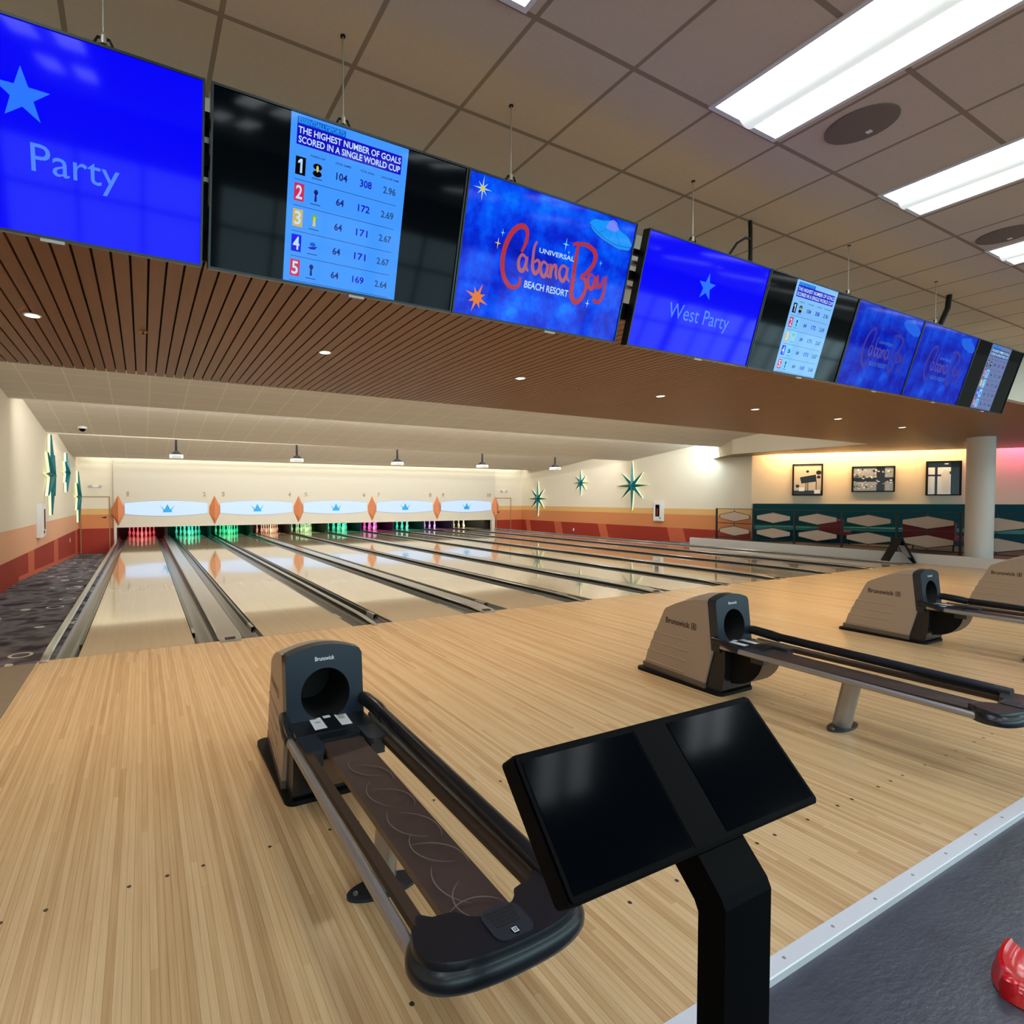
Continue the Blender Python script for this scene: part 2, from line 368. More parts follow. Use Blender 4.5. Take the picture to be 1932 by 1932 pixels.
# stepped lane ceiling: each panel falls towards the pins, then steps back up
def panel(nm, y0, zl0, zr0, y1, zl1, zr1):
    xl, xr = -1.53, 18.5; t = .03
    vs = [(xl, y0, zl0), (xr, y0, zr0), (xr, y1, zr1), (xl, y1, zl1)]
    b = MB().add(vs+[(x, y, z+t) for x, y, z in vs], [(0, 1, 2, 3), (7, 6, 5, 4), (0, 4, 5, 1), (1, 5, 6, 2), (2, 6, 7, 3), (3, 7, 4, 0)], 'lane_ceiling_tile')
    return struct(b.build(nm))
panel('ceiling_step', .6, 3.93, 3.90, 5.54, 3.335, 3.285)
struct(MB().box(-1.53, 18.5, 5.54, 5.57, 3.32, 4.3, 'cream_paint').build('ceiling_riser'))
panel('ceiling_step', 5.56, 3.68, 3.62, 9.72, 3.185, 3.10)
struct(MB().box(-1.53, 18.5, 9.72, 9.75, 3.15, 4.3, 'cream_paint').build('ceiling_riser'))
panel('ceiling_step', 9.74, 3.60, 3.54, 14.2, 3.045, 3.03)
panel('ceiling_step', 14.2, 3.045, 3.03, 16.22, 3.03, 3.08)
struct(MB().box(-1.53, 18.5, 16.22, 16.25, 3.03, 3.5, 'cream_paint').build('ceiling_riser'))
struct(MB().box(-1.53, 30, .5, 17, 4.3, 4.35, 'cream_paint').build('ceiling_deck'))

# ------------------------------------------------------------------ walls
def banded_x(b, xx, y0, y1, z0, ztop, bands):     # wall strip facing +-X
    lo = z0
    for z1, m in bands:
        b.quad((xx, y0, lo), (xx, y1, lo), (xx, y1, z1), (xx, y0, z1), m); lo = z1
    b.quad((xx, y0, lo), (xx, y1, lo), (xx, y1, ztop), (xx, y0, ztop), 'cream_paint')
BR = [(.455, 'red_paint'), (.965, 'orange_paint'), (1.18, 'ochre_paint')]
b = MB(); banded_x(b, -1.53, -14, 16.8, -.6, 4.3, [(.455, 'red_paint'), (.99, 'peach_paint')])
for ya, yb2 in ((-1.9, -1.2), (2.6, 3.3), (7.15, 7.85), (10.7, 11.5), (15.7, 16.3)):
    b.add([(-1.527, ya, -.5), (-1.527, yb2, -.5), (-1.527, yb2, .455), (-1.527, ya, .455)], [(0, 1, 2, 3)], 'stripe_paint')
b.add([(-1.526, -14, -.02), (-1.526, 6.2, -.02), (-1.526, 6.2, .08), (-1.526, -14, .08)], [(0, 1, 2, 3)], 'red_paint')
b.add([(-1.526, 6.2, -.02), (-1.526, 16.8, -.48), (-1.526, 16.8, -.38), (-1.526, 6.2, .08)], [(0, 1, 2, 3)], 'stripe_paint')
struct(b.build('wall_left'))
b = MB(); banded_x(b, 18.5, 4.75, 16.8, -.6, 4.3, BR)
for yt, yb2, wd in ((7.58, 7.33, .68), (11.2, 10.88, .46), (16.25, 16.0, .35), (14.0, 13.75, .5)):
    b.add([(18.497, yt-wd/2, .455), (18.497, yt+wd/2, .455), (18.497, yb2+wd/2, -.5), (18.497, yb2-wd/2, -.5)], [(0, 1, 2, 3)], 'stripe_paint')
struct(b.build('wall_right'))
# slanted wall behind the booths
fw2 = lambda s_, z_, t_=0: (AX+DX*s_+NX*t_, AY+DY*s_+NY*t_, z_)
b = MB().quad(fw2(0, -.1), fw2(14, -.1), fw2(14, 3.7), fw2(0, 3.7), 'booth_paint')
struct(b.build('wall_booth'))
b = MB()
FX = [(-1.6, 'n'), (18.6, 'n')]
lo = -.6
for z1, m in BR+[(4.3, 'cream_paint')]:
    b.quad((-1.6, 16.75, lo), (-.36, 16.75, lo), (-.36, 16.75, z1), (-1.6, 16.75, z1), m)
    b.quad((16.66, 16.75, lo), (18.6, 16.75, lo), (18.6, 16.75, z1), (16.66, 16.75, z1), m); lo = z1
# pin wall above the pit, and its two end piers
b.box(-.39, 16.70, 16.62, 16.76, .475, 4.3, 'mask_paint')
b.box(-.39, -.30, 16.62, 16.9, -.6, .475, 'mask_paint'); b.box(16.52, 16.70, 16.62, 16.9, -.6, .475, 'mask_paint')
struct(b.build('wall_far'))
# pit behind the pin wall
b = MB().box(-.3, 16.52, 19.75, 19.85, -.3, 1.2, 'pit_black').box(-.3, 16.52, 16.77, 19.8, .75, .8, 'pit_black')
b.box(-.36, -.30, 16.77, 19.8, -.3, 1, 'pit_black').box(16.52, 16.58, 16.77, 19.8, -.3, 1, 'pit_black')
struct(b.build('wall_pit'))
# wall behind the viewer with its windows, and the far right end
b = MB().box(-1.6, 30, -14.1, -14, -.1, .55, 'cream_paint').box(-1.6, 30, -14.1, -14, 2.85, 3.7, 'cream_paint')
for k in range(9): b.box(-1.6+k*3.6, -1.25+k*3.6, -14.1, -14, .5, 2.9, 'cream_paint')
struct(b.build('wall_back'))
for k in range(8):
    g = MB().box(-1.25+k*3.6, 2.0+k*3.6, -14.06, -14.04, .55, 2.85, 'pane_daylight')
    for q in (1, 2): g.box(-1.27+k*3.6+q*1.083, -1.22+k*3.6+q*1.083, -14.04, -13.98, .55, 2.85, 'charcoal')
    g.box(-1.25+k*3.6, 2.0+k*3.6, -14.04, -13.98, 2.12, 2.18, 'charcoal')
    struct(g.build('window_%d' % (k+1)))
struct(MB().box(30, 30.1, -14, 5, -.1, 3.7, 'cream_paint').build('wall_end'))

# doors beside the pin wall
def door(n, x0, x1, z0, z1, hx):
    b = MB(); lo = z0
    for t, m in BR+[(z1, 'cream_paint')]:
        b.box(x0, x1, 16.715, 16.75, lo, min(t, z1), m); lo = t
    for a, c in ((x0-.035, x0-.004), (x1+.004, x1+.035)): b.box(a, c, 16.70, 16.75, z0, z1+.035, 'door_trim')
    b.box(x0-.004, x1+.004, 16.70, 16.75, z1+.004, z1+.035, 'door_trim')
    o = struct(b.build('door_%d' % n))
    h = MB().tube([(hx, 16.72, .86), (hx, 16.66, .86), (hx-.11, 16.655, .86)], .012, 'matte_black', 8).lathe([(.03, 0), (.03, -.01)], (hx, 16.715, .86), 'matte_black', 12, 'y')
    h.build('door_handle', o)
door(1, -1.43, -.55, -.47, 1.60, -.66); door(2, 16.86, 17.74, -.45, 1.56, 17.0)

# ------------------------------------------------------------------ lanes and dividers
for k in range(10):
    x0 = LX[k]
    b = MB().box(x0, x0+LW, .004, 19.3, -.06, 0, 'lane_wood')
    b.box(x0, x0+LW, 0, .004, -.06, .0004, 'shell_letter')
    tag(b.build('bowling_lane'), 'pale glossy bowling lane that ends under the number %d on the pin wall' % (k+1), 'bowling lane', 'bowling lanes side by side')

def divider(xa, xb, capw, nm):
    t = thing('lane_divider', ((xa+xb)/2, 0, 0), nm, 'lane divider', 'gutters between the lanes')
    hw = (xb-xa)/2; g = hw-capw/2
    def gut(sg):
        b = MB(); n = 9; ys = [0, 2.6, 2.61, 18.1]; prof = []
        x_in, x_out = sg*(capw/2), sg*hw
        for i in range(n+1):
            a = math.pi*i/n; prof.append(((x_in+x_out)/2+(x_in-x_out)/2*math.cos(a), -.008-.085*math.sin(a)))
        vs = [(px, y, pz) for y in (.002, 18.1) for px, pz in prof]
        b.add(vs, [(i, i+1, n+2+i, n+1+i) for i in range(n)], 'gutter_metal')
        return b.build('gutter', t, smooth=60)
    def bump(sg):
        b = MB(); xo = sg*(hw-.012)
        b.box(min(xo, xo-sg*.03), max(xo, xo-sg*.03), .55, 17.6, -.075, -.012, 'dark_gutter')
        b.box(min(xo, xo-sg*.034), max(xo, xo-sg*.034), .55, .80, -.07, -.006, 'grey_plate')
        b.build('bumper_rail', t)
    b = MB(); hh = .045; e = capw/2
    pr = [(-e, -.10), (-e, hh*.75), (-e+.012, hh), (e-.012, hh), (e, hh*.75), (e, -.10)]
    vs = []
    for y, sc in ((17.9, 1), (.55, 1), (.30, .85), (.05, .42), (-.07, .14), (-.085, .0)):
        vs += [(px*(1 if y > -.05 else .86), y, pz*sc if pz > 0 else (pz if y > 0 else .0005)) for px, pz in pr]
    fs = []
    for i in range(5):
        for j in (1, 2, 3): fs.append((i*6+j, i*6+j+1, i*6+j+7, i*6+j+6))
    b.add(vs, fs+[(0, 1, 2, 3, 4, 5)], 'cap_metal')
    b.add(vs, [(i*6+j, i*6+j+1, i*6+j+7, i*6+j+6) for i in range(5) for j in (0, 4)], 'dark_gutter')
    if capw > .15: b.box(-e*.45, e*.45, -.0, .06, .017, .024, 'shell_letter')
    b.build('cap', t, smooth=30)
    for sg in (-1, 1): gut(sg); bump(sg)
    return t
for k in range(9):
    divider(LX[k]+LW, LX[k+1], .249 if k % 2 == 0 else .067,
            ('wide flat' if k % 2 == 0 else 'slim')+' silver divider with gutters between the lanes numbered %d and %d' % (k+1, k+2))
def outer(xa, xb, sg, label):
    t = thing('lane_divider', (xa, 0, 0), label, 'lane divider', 'gutters between the lanes')
    b = MB(); n = 9
    prof = [(sg*(.1175+.1175*math.cos(math.pi*i/n)), -.008-.085*math.sin(math.pi*i/n)) for i in range(n+1)]
    b.add([(px, y, pz) for y in (.002, 18.1) for px, pz in prof], [(i, i+1, n+2+i, n+1+i) for i in range(n)], 'gutter_metal'); b.build('gutter', t, smooth=60)
    x0, x1 = sorted((sg*.235, sg*.315))
    pr = [(x0, -.3), (x0, .03), (x0+.012, .045), (x1-.012, .045), (x1, .03), (x1, -.3)]; vs = []
    for y, sc in ((17.9, 1), (.4, 1), (.12, .8), (-.05, .35), (-.07, .05)): vs += [(px, y, pz*sc if pz > 0 else (pz if y > 0 else .0005)) for px, pz in pr]
    b = MB().add(vs, [(i*6+j, i*6+j+1, i*6+j+7, i*6+j+6) for i in range(4) for j in range(5)], 'cap_metal'); b.build('cap', t, smooth=30)
    b = MB(); x0, x1 = sorted((sg*.012, sg*.042)); b.box(x0, x1, .55, 17.6, -.075, -.012, 'dark_gutter'); b.build('bumper_rail', t)
outer(0, 0, -1, 'outermost silver gutter along the dark patterned carpet'); outer(LEND, 0, 1, 'outermost silver gutter along the white curb of the booths')

# ------------------------------------------------------------------ pins, lit per lane
pinprof = [(.0255, 0), (.033, .012), (.045, .055), (.0605, .114), (.057, .15), (.043, .19), (.030, .22), (.0235, .254), (.0258, .29), (.0323, .335), (.027, .362), (.014, .377), (.002, .381)]
b = MB().lathe(pinprof, (0, 0, 0), 'pin_white', 18)
pin0 = b.build('bowling_pin', smooth=70)
PC = [((1, .06, .10), 'red'), ((0, .95, .62), 'turquoise'), ((0, 1, .38), 'green'), ((1, .45, .30), 'orange pink'), ((.55, 1, .45), 'pale green'),
      ((0, 1, .55), 'sea green'), ((1, .05, .65), 'magenta'), ((0, .95, .66), 'aqua'), ((.75, .3, 1), 'violet'), ((1, .95, .55), 'cream white')]
first = True
for k in range(10):
    xc = LX[k]+LW/2
    for r in range(4):
        for q in range(r+1):
            o = pin0 if first else pin0.copy()
            if not first: COL.objects.link(o)
            first = False
            o.location = (xc+(q-r/2)*.3048, 18.288+r*.264, .0005)
            tag(o, 'white bowling pin lit %s on the pin deck under number %d' % (PC[k][1], k+1), 'bowling pin', 'pins of lane %d' % (k+1))
    area('pin_lamp', (xc, 17.35, .60), .95, 16, PC[k][0], (R(62), 0, 0), .06)
    area('pin_lamp', (xc, 18.75, .74), .9, 5, PC[k][0], (0, 0, 0), .5)
    t = MB().box(LX[k]-.235, LX[k]-.03, 17.9, 19.3, -.07, .05, 'charcoal')
# kickback boards between the pin decks
for k in range(9):
    xm = (LX[k]+LW+LX[k+1])/2; hw = .05 if k % 2 == 0 else .03
    struct(MB().box(xm-hw, xm+hw, 17.95, 19.75, -.11, .74, 'pit_black').build('trim_kickback'))

# ------------------------------------------------------------------ lit panels, crowns, numbers and diamonds on the pin wall
def crown(fn, b, m):
    b.poly([(-.17, -.155), (.17, -.155), (.14, -.08), (.265, .125), (.105, -.045), (0, .16), (-.105, -.045), (-.265, .125), (-.14, -.08)][::1], fn, m)
def lit_panel(k):
    xc = LX[2*k]+LW+GA/2
    t = thing('lane_sign', (xc, 16.62, 1.18), 'glowing white sign with blue crown above the lanes numbered %d and %d' % (2*k+1, 2*k+2), 'lit sign', 'crown signs along the pin wall')
    n = 24; pts = []
    for i in range(n+1):
        u = -1+2*i/n; pts.append((u*1.455, .20+.09*(1-u*u)))
    pts += [(-a, -c) for a, c in pts]
    ring = [(a*1.005, c*1.07) for a, c in pts]
    MB().prism(ring, lambda a, c, h: (a, h, c), -.018, -.001, 'grey_plate').build('frame', t)
    MB().prism(pts, lambda a, c, h: (a, h, c), -.032, -.0185, 'lit_white').build('lit_face', t)
    b = MB(); crown(lambda a, c: (a, -.034, c), b, 'crown_blue'); b.prism([(-.17, -.155), (.17, -.155), (.16, -.14), (-.16, -.14)], lambda a, c, h: (a, h, c), -.0338, -.0325, 'crown_blue')
    b.build('crown_emblem', t)
for k in range(5): lit_panel(k)
for k in range(10):
    xc = LX[2*(k//2)]+LW+GA/2+(-1.34 if k % 2 == 0 else 1.34)
    wd = .075 if k == 0 else (.22 if k == 9 else .12)
    b = MB()
    for yy in (0, -.02): b.text((str(k+1), B1), lambda u, v: (u, yy, v), -wd/2, -.09, wd, .18, 'number_grey')
    b.box(-wd/4, wd/4, -.004, 0, -.01, .01, 'number_grey') if False else None
    tag(b.build('lane_number', loc=(xc, 16.617, 1.73)), 'grey wall number %d above its lane' % (k+1), 'number', 'lane numbers')
for k in range(6):
    xd = -.2418+P*k
    b = MB(); hw, hh, dp = .205, .575, .16
    ol = [(-hw, .13), (0, hh), (hw, .13), (hw, -.13), (0, -hh), (-hw, -.13)]
    vs = [(a, 0, c) for a, c in ol]+[(0, -dp, hh*.62), (0, -dp, -hh*.62)]
    b.add(vs, [(0, 1, 6), (1, 2, 6), (2, 3, 7, 6), (3, 4, 7), (4, 5, 7), (5, 0, 6, 7), (5, 4, 3, 2, 1, 0)], 'terracotta')
    nb = ['left of number 1', 'between numbers 2 and 3', 'between numbers 4 and 5', 'between numbers 6 and 7', 'between numbers 8 and 9', 'right of number 10'][k]
    tag(b.build('diamond_ornament', loc=(xd, 16.618, 1.10)), 'orange faceted diamond on the pin wall '+nb, 'wall ornament', 'orange diamonds on the pin wall')

# ------------------------------------------------------------------ starbursts
def star(xw, sgn, y, z, r, label):
    t = thing('starburst', (xw, y, z), label, 'wall star', 'teal starbursts on the walls', rot=(0, 0, 0))
    tips = []
    for k in range(8):
        a = R(90+45*k); L = r*(1.0 if k in (0, 4) else (.82 if k in (2, 6) else .74)); tips.append((L*math.cos(a), L*math.sin(a)))
    inn = [(.17*r*math.cos(R(112.5+45*k)), .17*r*math.sin(R(112.5+45*k))) for k in range(8)]
    ol = []
    for k in range(8): ol += [tips[k], inn[k]]
    f0 = lambda a, c, h: (sgn*h, a, c)
    MB().prism([(a*1.0, c*1.0) for a, c in ol], f0, .03, .085, 'glow_acrylic').build('halo_back', t)
    b = MB(); n = 16; h0, h1, hc = .086, .115, .20
    vs = [f0(a, c, h0) for a, c in ol]+[f0(a*.985, c*.985, h1) for a, c in ol]+[f0(0, 0, hc)]
    fs = [(i, (i+1) % n, n+(i+1) % n, n+i) for i in range(n)]+[(n+i, n+(i+1) % n, 2*n) for i in range(n)]+[tuple(range(n-1, -1, -1))]
    b.add(vs, fs, 'teal_metal'); b.build('front', t)
    for q in (-.5, .5): MB().tube([(0, q*.3*r, 0), (sgn*.03, q*.3*r, 0)], .02, 'steel', 8).build('standoff', t)
star(-1.53, 1, 9.75, 2.14, 1.0, 'largest teal starburst, on the left wall above the extinguisher cabinet')
star(-1.53, 1, 12.77, 2.33, .585, 'smallest teal starburst of the left wall, between two bigger ones')
star(-1.53, 1, 15.95, 1.62, .90, 'teal starburst on the left wall right beside the corner door')
star(18.5, -1, 15.34, 1.55, .885, 'teal starburst on the right wall nearest the pin wall')
star(18.5, -1, 12.37, 2.27, .58, 'smallest teal starburst of the right wall, between two bigger ones')
star(18.5, -1, 9.50, 2.08, 1.0, 'largest teal starburst on the right wall, beside the extinguisher cabinet')

# extinguisher cabinets, emergency lights, outlets, dome camera
def ext_cab(xw, sgn, y, label):
    t = thing('extinguisher_cabinet', (xw, y, 1.06), label, 'extinguisher cabinet', 'extinguisher cabinets')
    a, c = sorted((0, sgn*.12)); MB().box(a, c, -.20, .20, -.38, .38, 'white_paint').build('case', t, bevel=.01)
    a, c = sorted((sgn*.121, sgn*.135)); MB().box(a, c, -.17, .17, -.35, .35, 'white_plastic').build('door', t, bevel=.004)
    a, c = sorted((sgn*.136, sgn*.139)); MB().box(a, c, -.09, .09, -.20, .26, 'glass_black').build('window', t)
    a, c = sorted((sgn*.1395, sgn*.143)); MB().box(a, c, -.03, .04, -.16, .12, 'burgundy').build('extinguisher', t)
    a, c = sorted((sgn*.136, sgn*.155)); MB().box(a, c, -.15, -.12, -.28, -.22, 'charcoal').build('latch', t)
ext_cab(-1.53, 1, 8.35, 'white extinguisher cabinet on the left wall under the largest star')
ext_cab(18.5, -1, 8.25, 'white extinguisher cabinet on the right wall above the orange stripe')
def emerg(x, z, label):
    t = thing('emergency_light', (x, 16.75, z), label, 'emergency light', 'emergency lights over the doors')
    MB().box(-.11, .11, -.07, 0, -.04, .04, 'white_plastic').build('housing', t, bevel=.01)
    for s in (-1, 1): MB().lathe([(.035, 0), (.055, -.07), (.05, -.075)], (s*.15, -.03, .0), 'grey_plate', 14, 'y').build('lamp_head', t)
emerg(-.96, 2.0, 'two-headed emergency light above the left corner door'); emerg(17.3, 1.93, 'two-headed emergency light above the right corner door')
for xw, sgn, y, z, nm in ((-1.53, 1, 14.2, .22, 'left'), (18.5, -1, 12.9, .12, 'right')):
    a, c = sorted((0, sgn*.01)); o = MB().box(a, c, -.04, .04, -.06, .06, 'white_plastic').box(a+sgn*.004, c+sgn*.004, -.015, .015, -.035, -.01, 'grey_plate').box(a+sgn*.004, c+sgn*.004, -.015, .015, .01, .035, 'grey_plate').build('wall_outlet', loc=(xw, y, z))
    tag(o, 'white outlet plate low on the red band of the %s wall' % nm, 'outlet')
t = thing('dome_camera', (-.70, 9.0, 3.262), 'small dark dome camera on the stepped ceiling near the left wall', 'camera')
MB().lathe([(.10, .02), (.10, -.02), (.085, -.035)], (0, 0, 0), 'white_plastic', 20).build('base', t, smooth=40)
MB().lathe([(.075, -.035), (.07, -.06), (.05, -.085), (.02, -.10)], (0, 0, 0), 'glass_black', 20).build('dome', t, smooth=60)

# projectors
def projector(k):
    t = thing('projector', (1.426+P*k, 10.2, 2.66), 'white ceiling projector on a black rod facing the sign above lanes %d and %d' % (2*k+1, 2*k+2), 'projector', 'projectors over the lanes')
    MB().box(-.175, .175, -.14, .14, 0, .11, 'white_plastic').build('body', t, bevel=.02)
    MB().box(-.11, .11, -.146, -.1405, .02, .085, 'grey_plate').build('rear_panel', t)
    MB().lathe([(.05, .15), (.05, .18), (.04, .185)], (.09, 0, .06), 'glass_black', 16, 'y').build('lens', t)
    b = MB().add([(-.15, -.10, .112), (.15, -.10, .112), (.15, .10, .112), (-.15, .10, .112), (-.035, -.035, .22), (.035, -.035, .22), (.035, .035, .22), (-.035, .035, .22)],
                 [(0, 1, 5, 4), (1, 2, 6, 5), (2, 3, 7, 6), (3, 0, 4, 7), (4, 5, 6, 7)], 'matte_black'); b.build('mount', t)
    MB().tube([(0, 0, .20), (0, 0, .84-.004*k)], .032, 'matte_black', 10).build('rod', t)
for k in range(5): projector(k)

# ------------------------------------------------------------------ booths, railing, column, pictures
t = thing('booth_bench', (AX, AY, .2), 'long dark teal upholstered bench along the slanted wall', 'bench', rot=(0, 0, math.atan2(DY, DX)))
# local x along the wall, local y = away from room -> room side is negative y
MB().box(.03, 7.5, -.16, -.02, .0, 1.19, 'teal_vinyl_dark').build('backrest', t, bevel=.02)
MB().box(.03, 7.5, -.66, -.165, .36, .485, 'teal_vinyl').build('seat', t, bevel=.03)
MB().box(.03, 7.5, -.60, -.17, .0, .355, 'teal_vinyl_dark').build('plinth', t)
for y, zz, l2, lab in ((2.62, .2, .62, 'low burgundy chair behind the second railing panel'), (.40, .2, 1.06, 'wide burgundy seat behind the railing panel beside the column'), (-1.6, .2, .5, 'burgundy chair to the right of the white column')):
    t = thing('burgundy_chair', (18.85, y, zz), lab, 'chair', 'burgundy seats at the booths')
    MB().box(-.05, .07, -l2/2, l2/2, .28, .74, 'burgundy').build('backrest', t, bevel=.03)
    MB().box(.0, .5, -l2/2, l2/2, .26, .40, 'burgundy').build('seat', t, bevel=.03)
    for a in (.02, .46):
        for c in (-l2/2+.05, l2/2-.05): MB().tube([(a, c, .0), (a, c, .27)], .015, 'matte_black', 8).build('leg', t)
# railing: separate panels between posts
HY = [4.95+1.225*(-k) for k in range(-0, 7)]
def rail_panel(k):
    yc = 4.99-1.218*k
    lab = ['in front of the right wall', 'first right of the wall corner', 'in front of the low burgundy chair', 'between the two burgundy seats', 'in front of the wide burgundy seat', 'behind the white column', 'right of the white column'][k]
    t = thing('railing_panel', (18.0, yc, .2), 'dark railing panel with two pale hexagons, '+lab, 'railing', 'hexagon railing panels')
    hw = .609
    for s in ((-1, 1) if k == 0 else (-1,)): MB().box(-.022, .022, s*hw-.022, s*hw+.022, 0, 1.03, 'rail_dark').build('post', t)
    for z in (.06, .53, 1.0): MB().box(-.015, .015, -hw+.022, hw-.022, z, z+.022, 'rail_dark').build('rail', t)
    for zc in (.76, .29):
        ol = [(-.50, .055), (0, .165), (.50, .055), (.50, -.055), (0, -.165), (-.50, -.055)]
        pf = MB().prism([(a*.97, c*.94) for a, c in ol], lambda a, c, h: (h, a, zc+c), -.008, .008, 'hex_panel').build('hexagon', t)
        b = MB()
        for i in range(6):
            a, c = ol[i], ol[(i+1) % 6]; b.tube([(0, a[0], zc+a[1]), (0, c[0], zc+c[1])], .010, 'rail_dark', 6)
        for s in (-1, 1): b.tube([(0, 0, zc+s*.165), (0, 0, zc+s*.225)], .010, 'rail_dark', 6)
        b.build('hexagon_frame', t)
for k in range(7): rail_panel(k)
o = MB().lathe([(.235, .20), (.235, 2.95)], (17.72, -.89, 0), 'column_paint', 40).build('column', smooth=40); struct(o)
def picture(s0, s1, z0, z1, lab, kind):
    sc = (s0+s1)/2; p = fw2(sc, (z0+z1)/2, .03)
    t = thing('framed_picture', p, lab, 'picture', 'pictures on the booth wall', rot=(0, 0, math.atan2(DY, DX)))
    hw, hh = (s1-s0)/2, (z1-z0)/2; f = .035; b = MB()
    for x0, x1, za, zb in ((-hw, hw, hh-f, hh), (-hw, hw, -hh, -hh+f), (-hw, -hw+f, -hh+f, hh-f), (hw-f, hw, -hh+f, hh-f)): b.box(x0, x1, -.035, .015, za, zb, 'matte_black')
    b.build('frame', t)
    b = MB().box(-hw+f, hw-f, -.012, .01, -hh+f, hh-f, {'a': 'photo_sepia', 'b': 'photo_mid', 'c': 'photo_light'}[kind]); q = lambda x, z, l=0: (x, -.0125-.0006*l, z)
    rc = lambda x0, x1, z0, z1, m, l=0: b.poly([(x0, z0), (x1, z0), (x1, z1), (x0, z1)], lambda u, v: q(u, v, l), m)
    if kind == 'a':
        b.poly([(-.2, .08), (.22, .16), (.24, -.06), (-.16, -.12)], lambda u, v: q(u, v, 1), 'photo_dark')
        for u, v, r in ((-.0, .26, .04), (.29, .22, .07), (.29, .08, .05), (-.26, -.2, .05)): b.poly(ellipse(u, v, r, r, 12), lambda u, v: q(u, v, 2), 'photo_dark')
        for u in (-.05, .0, .22): rc(u, u+.02, -.36, -.06, 'photo_dark', 3)
        rc(-hw+f, hw-f, -hh+f, -.34, 'photo_dark', 1); rc(.18, .34, -.44, -.32, 'photo_light', 4); rc(-.22, -.08, -.36, -.24, 'photo_light', 4)
    elif kind == 'b':
        rc(-hw+f, .06, .02, hh-f, 'photo_mid', 1); rc(-hw+f, hw-f, -.08, .05, 'photo_dark', 2); rc(.08, .28, -hh+f, hh-f, 'photo_dark', 3)
        random.seed(3)
        for _ in range(70):
            u = random.uniform(-.48, .44); v = random.uniform(-.3, .3); b.poly(ellipse(u, v, random.uniform(.012, .04), random.uniform(.01, .025), 8), lambda u, v: q(u, v, 4), random.choice(['photo_light', 'photo_dark', 'photo_sepia']))
    else:
        rc(.16, hw-f, -hh+f, hh-f, 'photo_dark', 1); rc(-hw+f, hw-f, .32, hh-f, 'photo_dark', 1); rc(-.2, -.14, -hh+f, .36, 'photo_dark', 2)
        rc(-hw+f, .06, .06, .11, 'photo_dark', 2); rc(.06, .3, .12, .2, 'photo_dark', 3); b.poly([(-.02, -.4), (.12, -.38), (.13, .2), (.02, .26), (-.06, .1)], lambda u, v: q(u, v, 4), 'white_plastic')
        b.poly(ellipse(.06, .42, .05, .015, 12), lambda u, v: q(u, v, 4), 'white_plastic')
    b.build('photo_print', t)
picture(1.11, 1.905, 1.65, 2.65, 'framed upright sepia photograph nearest the wall corner', 'a')
picture(2.645, 3.69, 1.755, 2.54, 'wide framed photograph with speckled dark bands, in the middle of three', 'b')
picture(4.418, 5.21, 1.645, 2.655, 'framed upright photograph with a pale figure, beside the white column', 'c')
# A-frame sign
t = thing('floor_sign', (17.02, .30, 0), 'black A-frame floor sign with a white sheet by the white curb', 'floor sign', rot=(0, 0, R(-36)))
for s in (-1, 1):
    X = Matrix.Translation((0, 0, .585)) @ Matrix.Rotation(R(-27*s), 4, 'Y')
    b = MB(); b.X = X; b.box(-.016, .016, -.13, .13, -.655, 0, 'matte_black'); b.build('side_panel', t)
    if s == 1:
        b = MB(); b.X = X; b.box(-.020, -.0165, -.10, .10, -.50, -.18, 'sticker'); b.build('sheet', t)
MB().box(-.03, .03, -.13, .13, .56, .60, 'matte_black').build('hinge_cap', t)

# ------------------------------------------------------------------ ceiling lights, speakers, downlights, sprinklers
a8 = R(.8)
def rot8(x, y):      # the near ceiling is turned a little against the lanes
    dx, dy = x-2.687, y+3.66; return 2.687+dx*math.cos(a8)-dy*math.sin(a8), -3.66+dx*math.sin(a8)+dy*math.cos(a8)
def troffer(x, y, label, grp):
    px, py = rot8(x, y)
    t = thing('ceiling_light', (px, py, 3.64), label, 'ceiling light', grp, rot=(0, 0, a8))
    hx, hy = .275, .60; b = MB()
    for x0, x1, y0, y1 in ((-hx-.025, -hx, -hy-.025, hy+.025), (hx, hx+.025, -hy-.025, hy+.025), (-hx, hx, -hy-.025, -hy), (-hx, hx, hy, hy+.025)): b.box(x0, x1, y0, y1, -.008, .0, 'white_plastic')
    b.build('frame', t)
    b = MB(); n = 10; xs = [-.07+.14*i/n for i in range(n+1)]
    vs = [(xx, yy, -.004-.03*(1-(xx/.07)**2)) for yy in (-hy, hy) for xx in xs]; b.add(vs, [(i, i+1, n+2+i, n+1+i) for i in range(n)], 'louvre'); b.build('centre_basket', t, smooth=60)
    for s in (-1, 1):
        x0, x1 = sorted((s*.075, s*.272)); MB().box(x0, x1, -hy, hy, -.004, -.002, 'tube_light').build('diffuser', t)
TL = {0: 'long white ceiling light second from the left, above the left screens', 1: 'large bright ceiling light nearest the viewer, beside the round speaker', 2: 'second bright ceiling light in the row to the right',
      3: 'third bright ceiling light, only its corner in view at the right'}
for k in range(-1, 12):
    x = 1.771+1.83*k
    lab = {1: 'large bright ceiling light beside the round speaker grille', 2: 'second bright ceiling light, right of the round speaker grille', 3: 'third bright ceiling light of which only a corner shows'}.get(k, 'bright ceiling light of the same row beyond the picture')
    troffer(x, -4.86, lab, 'front row of ceiling lights')
for yy in (-7.3, -9.75):  # unseen rows, added for the light they throw on the room
    for k in range(-1, 9): troffer(1.771+1.83*k, yy, 'unseen ceiling light added behind the viewer to light the room', 'added ceiling lights behind the viewer')
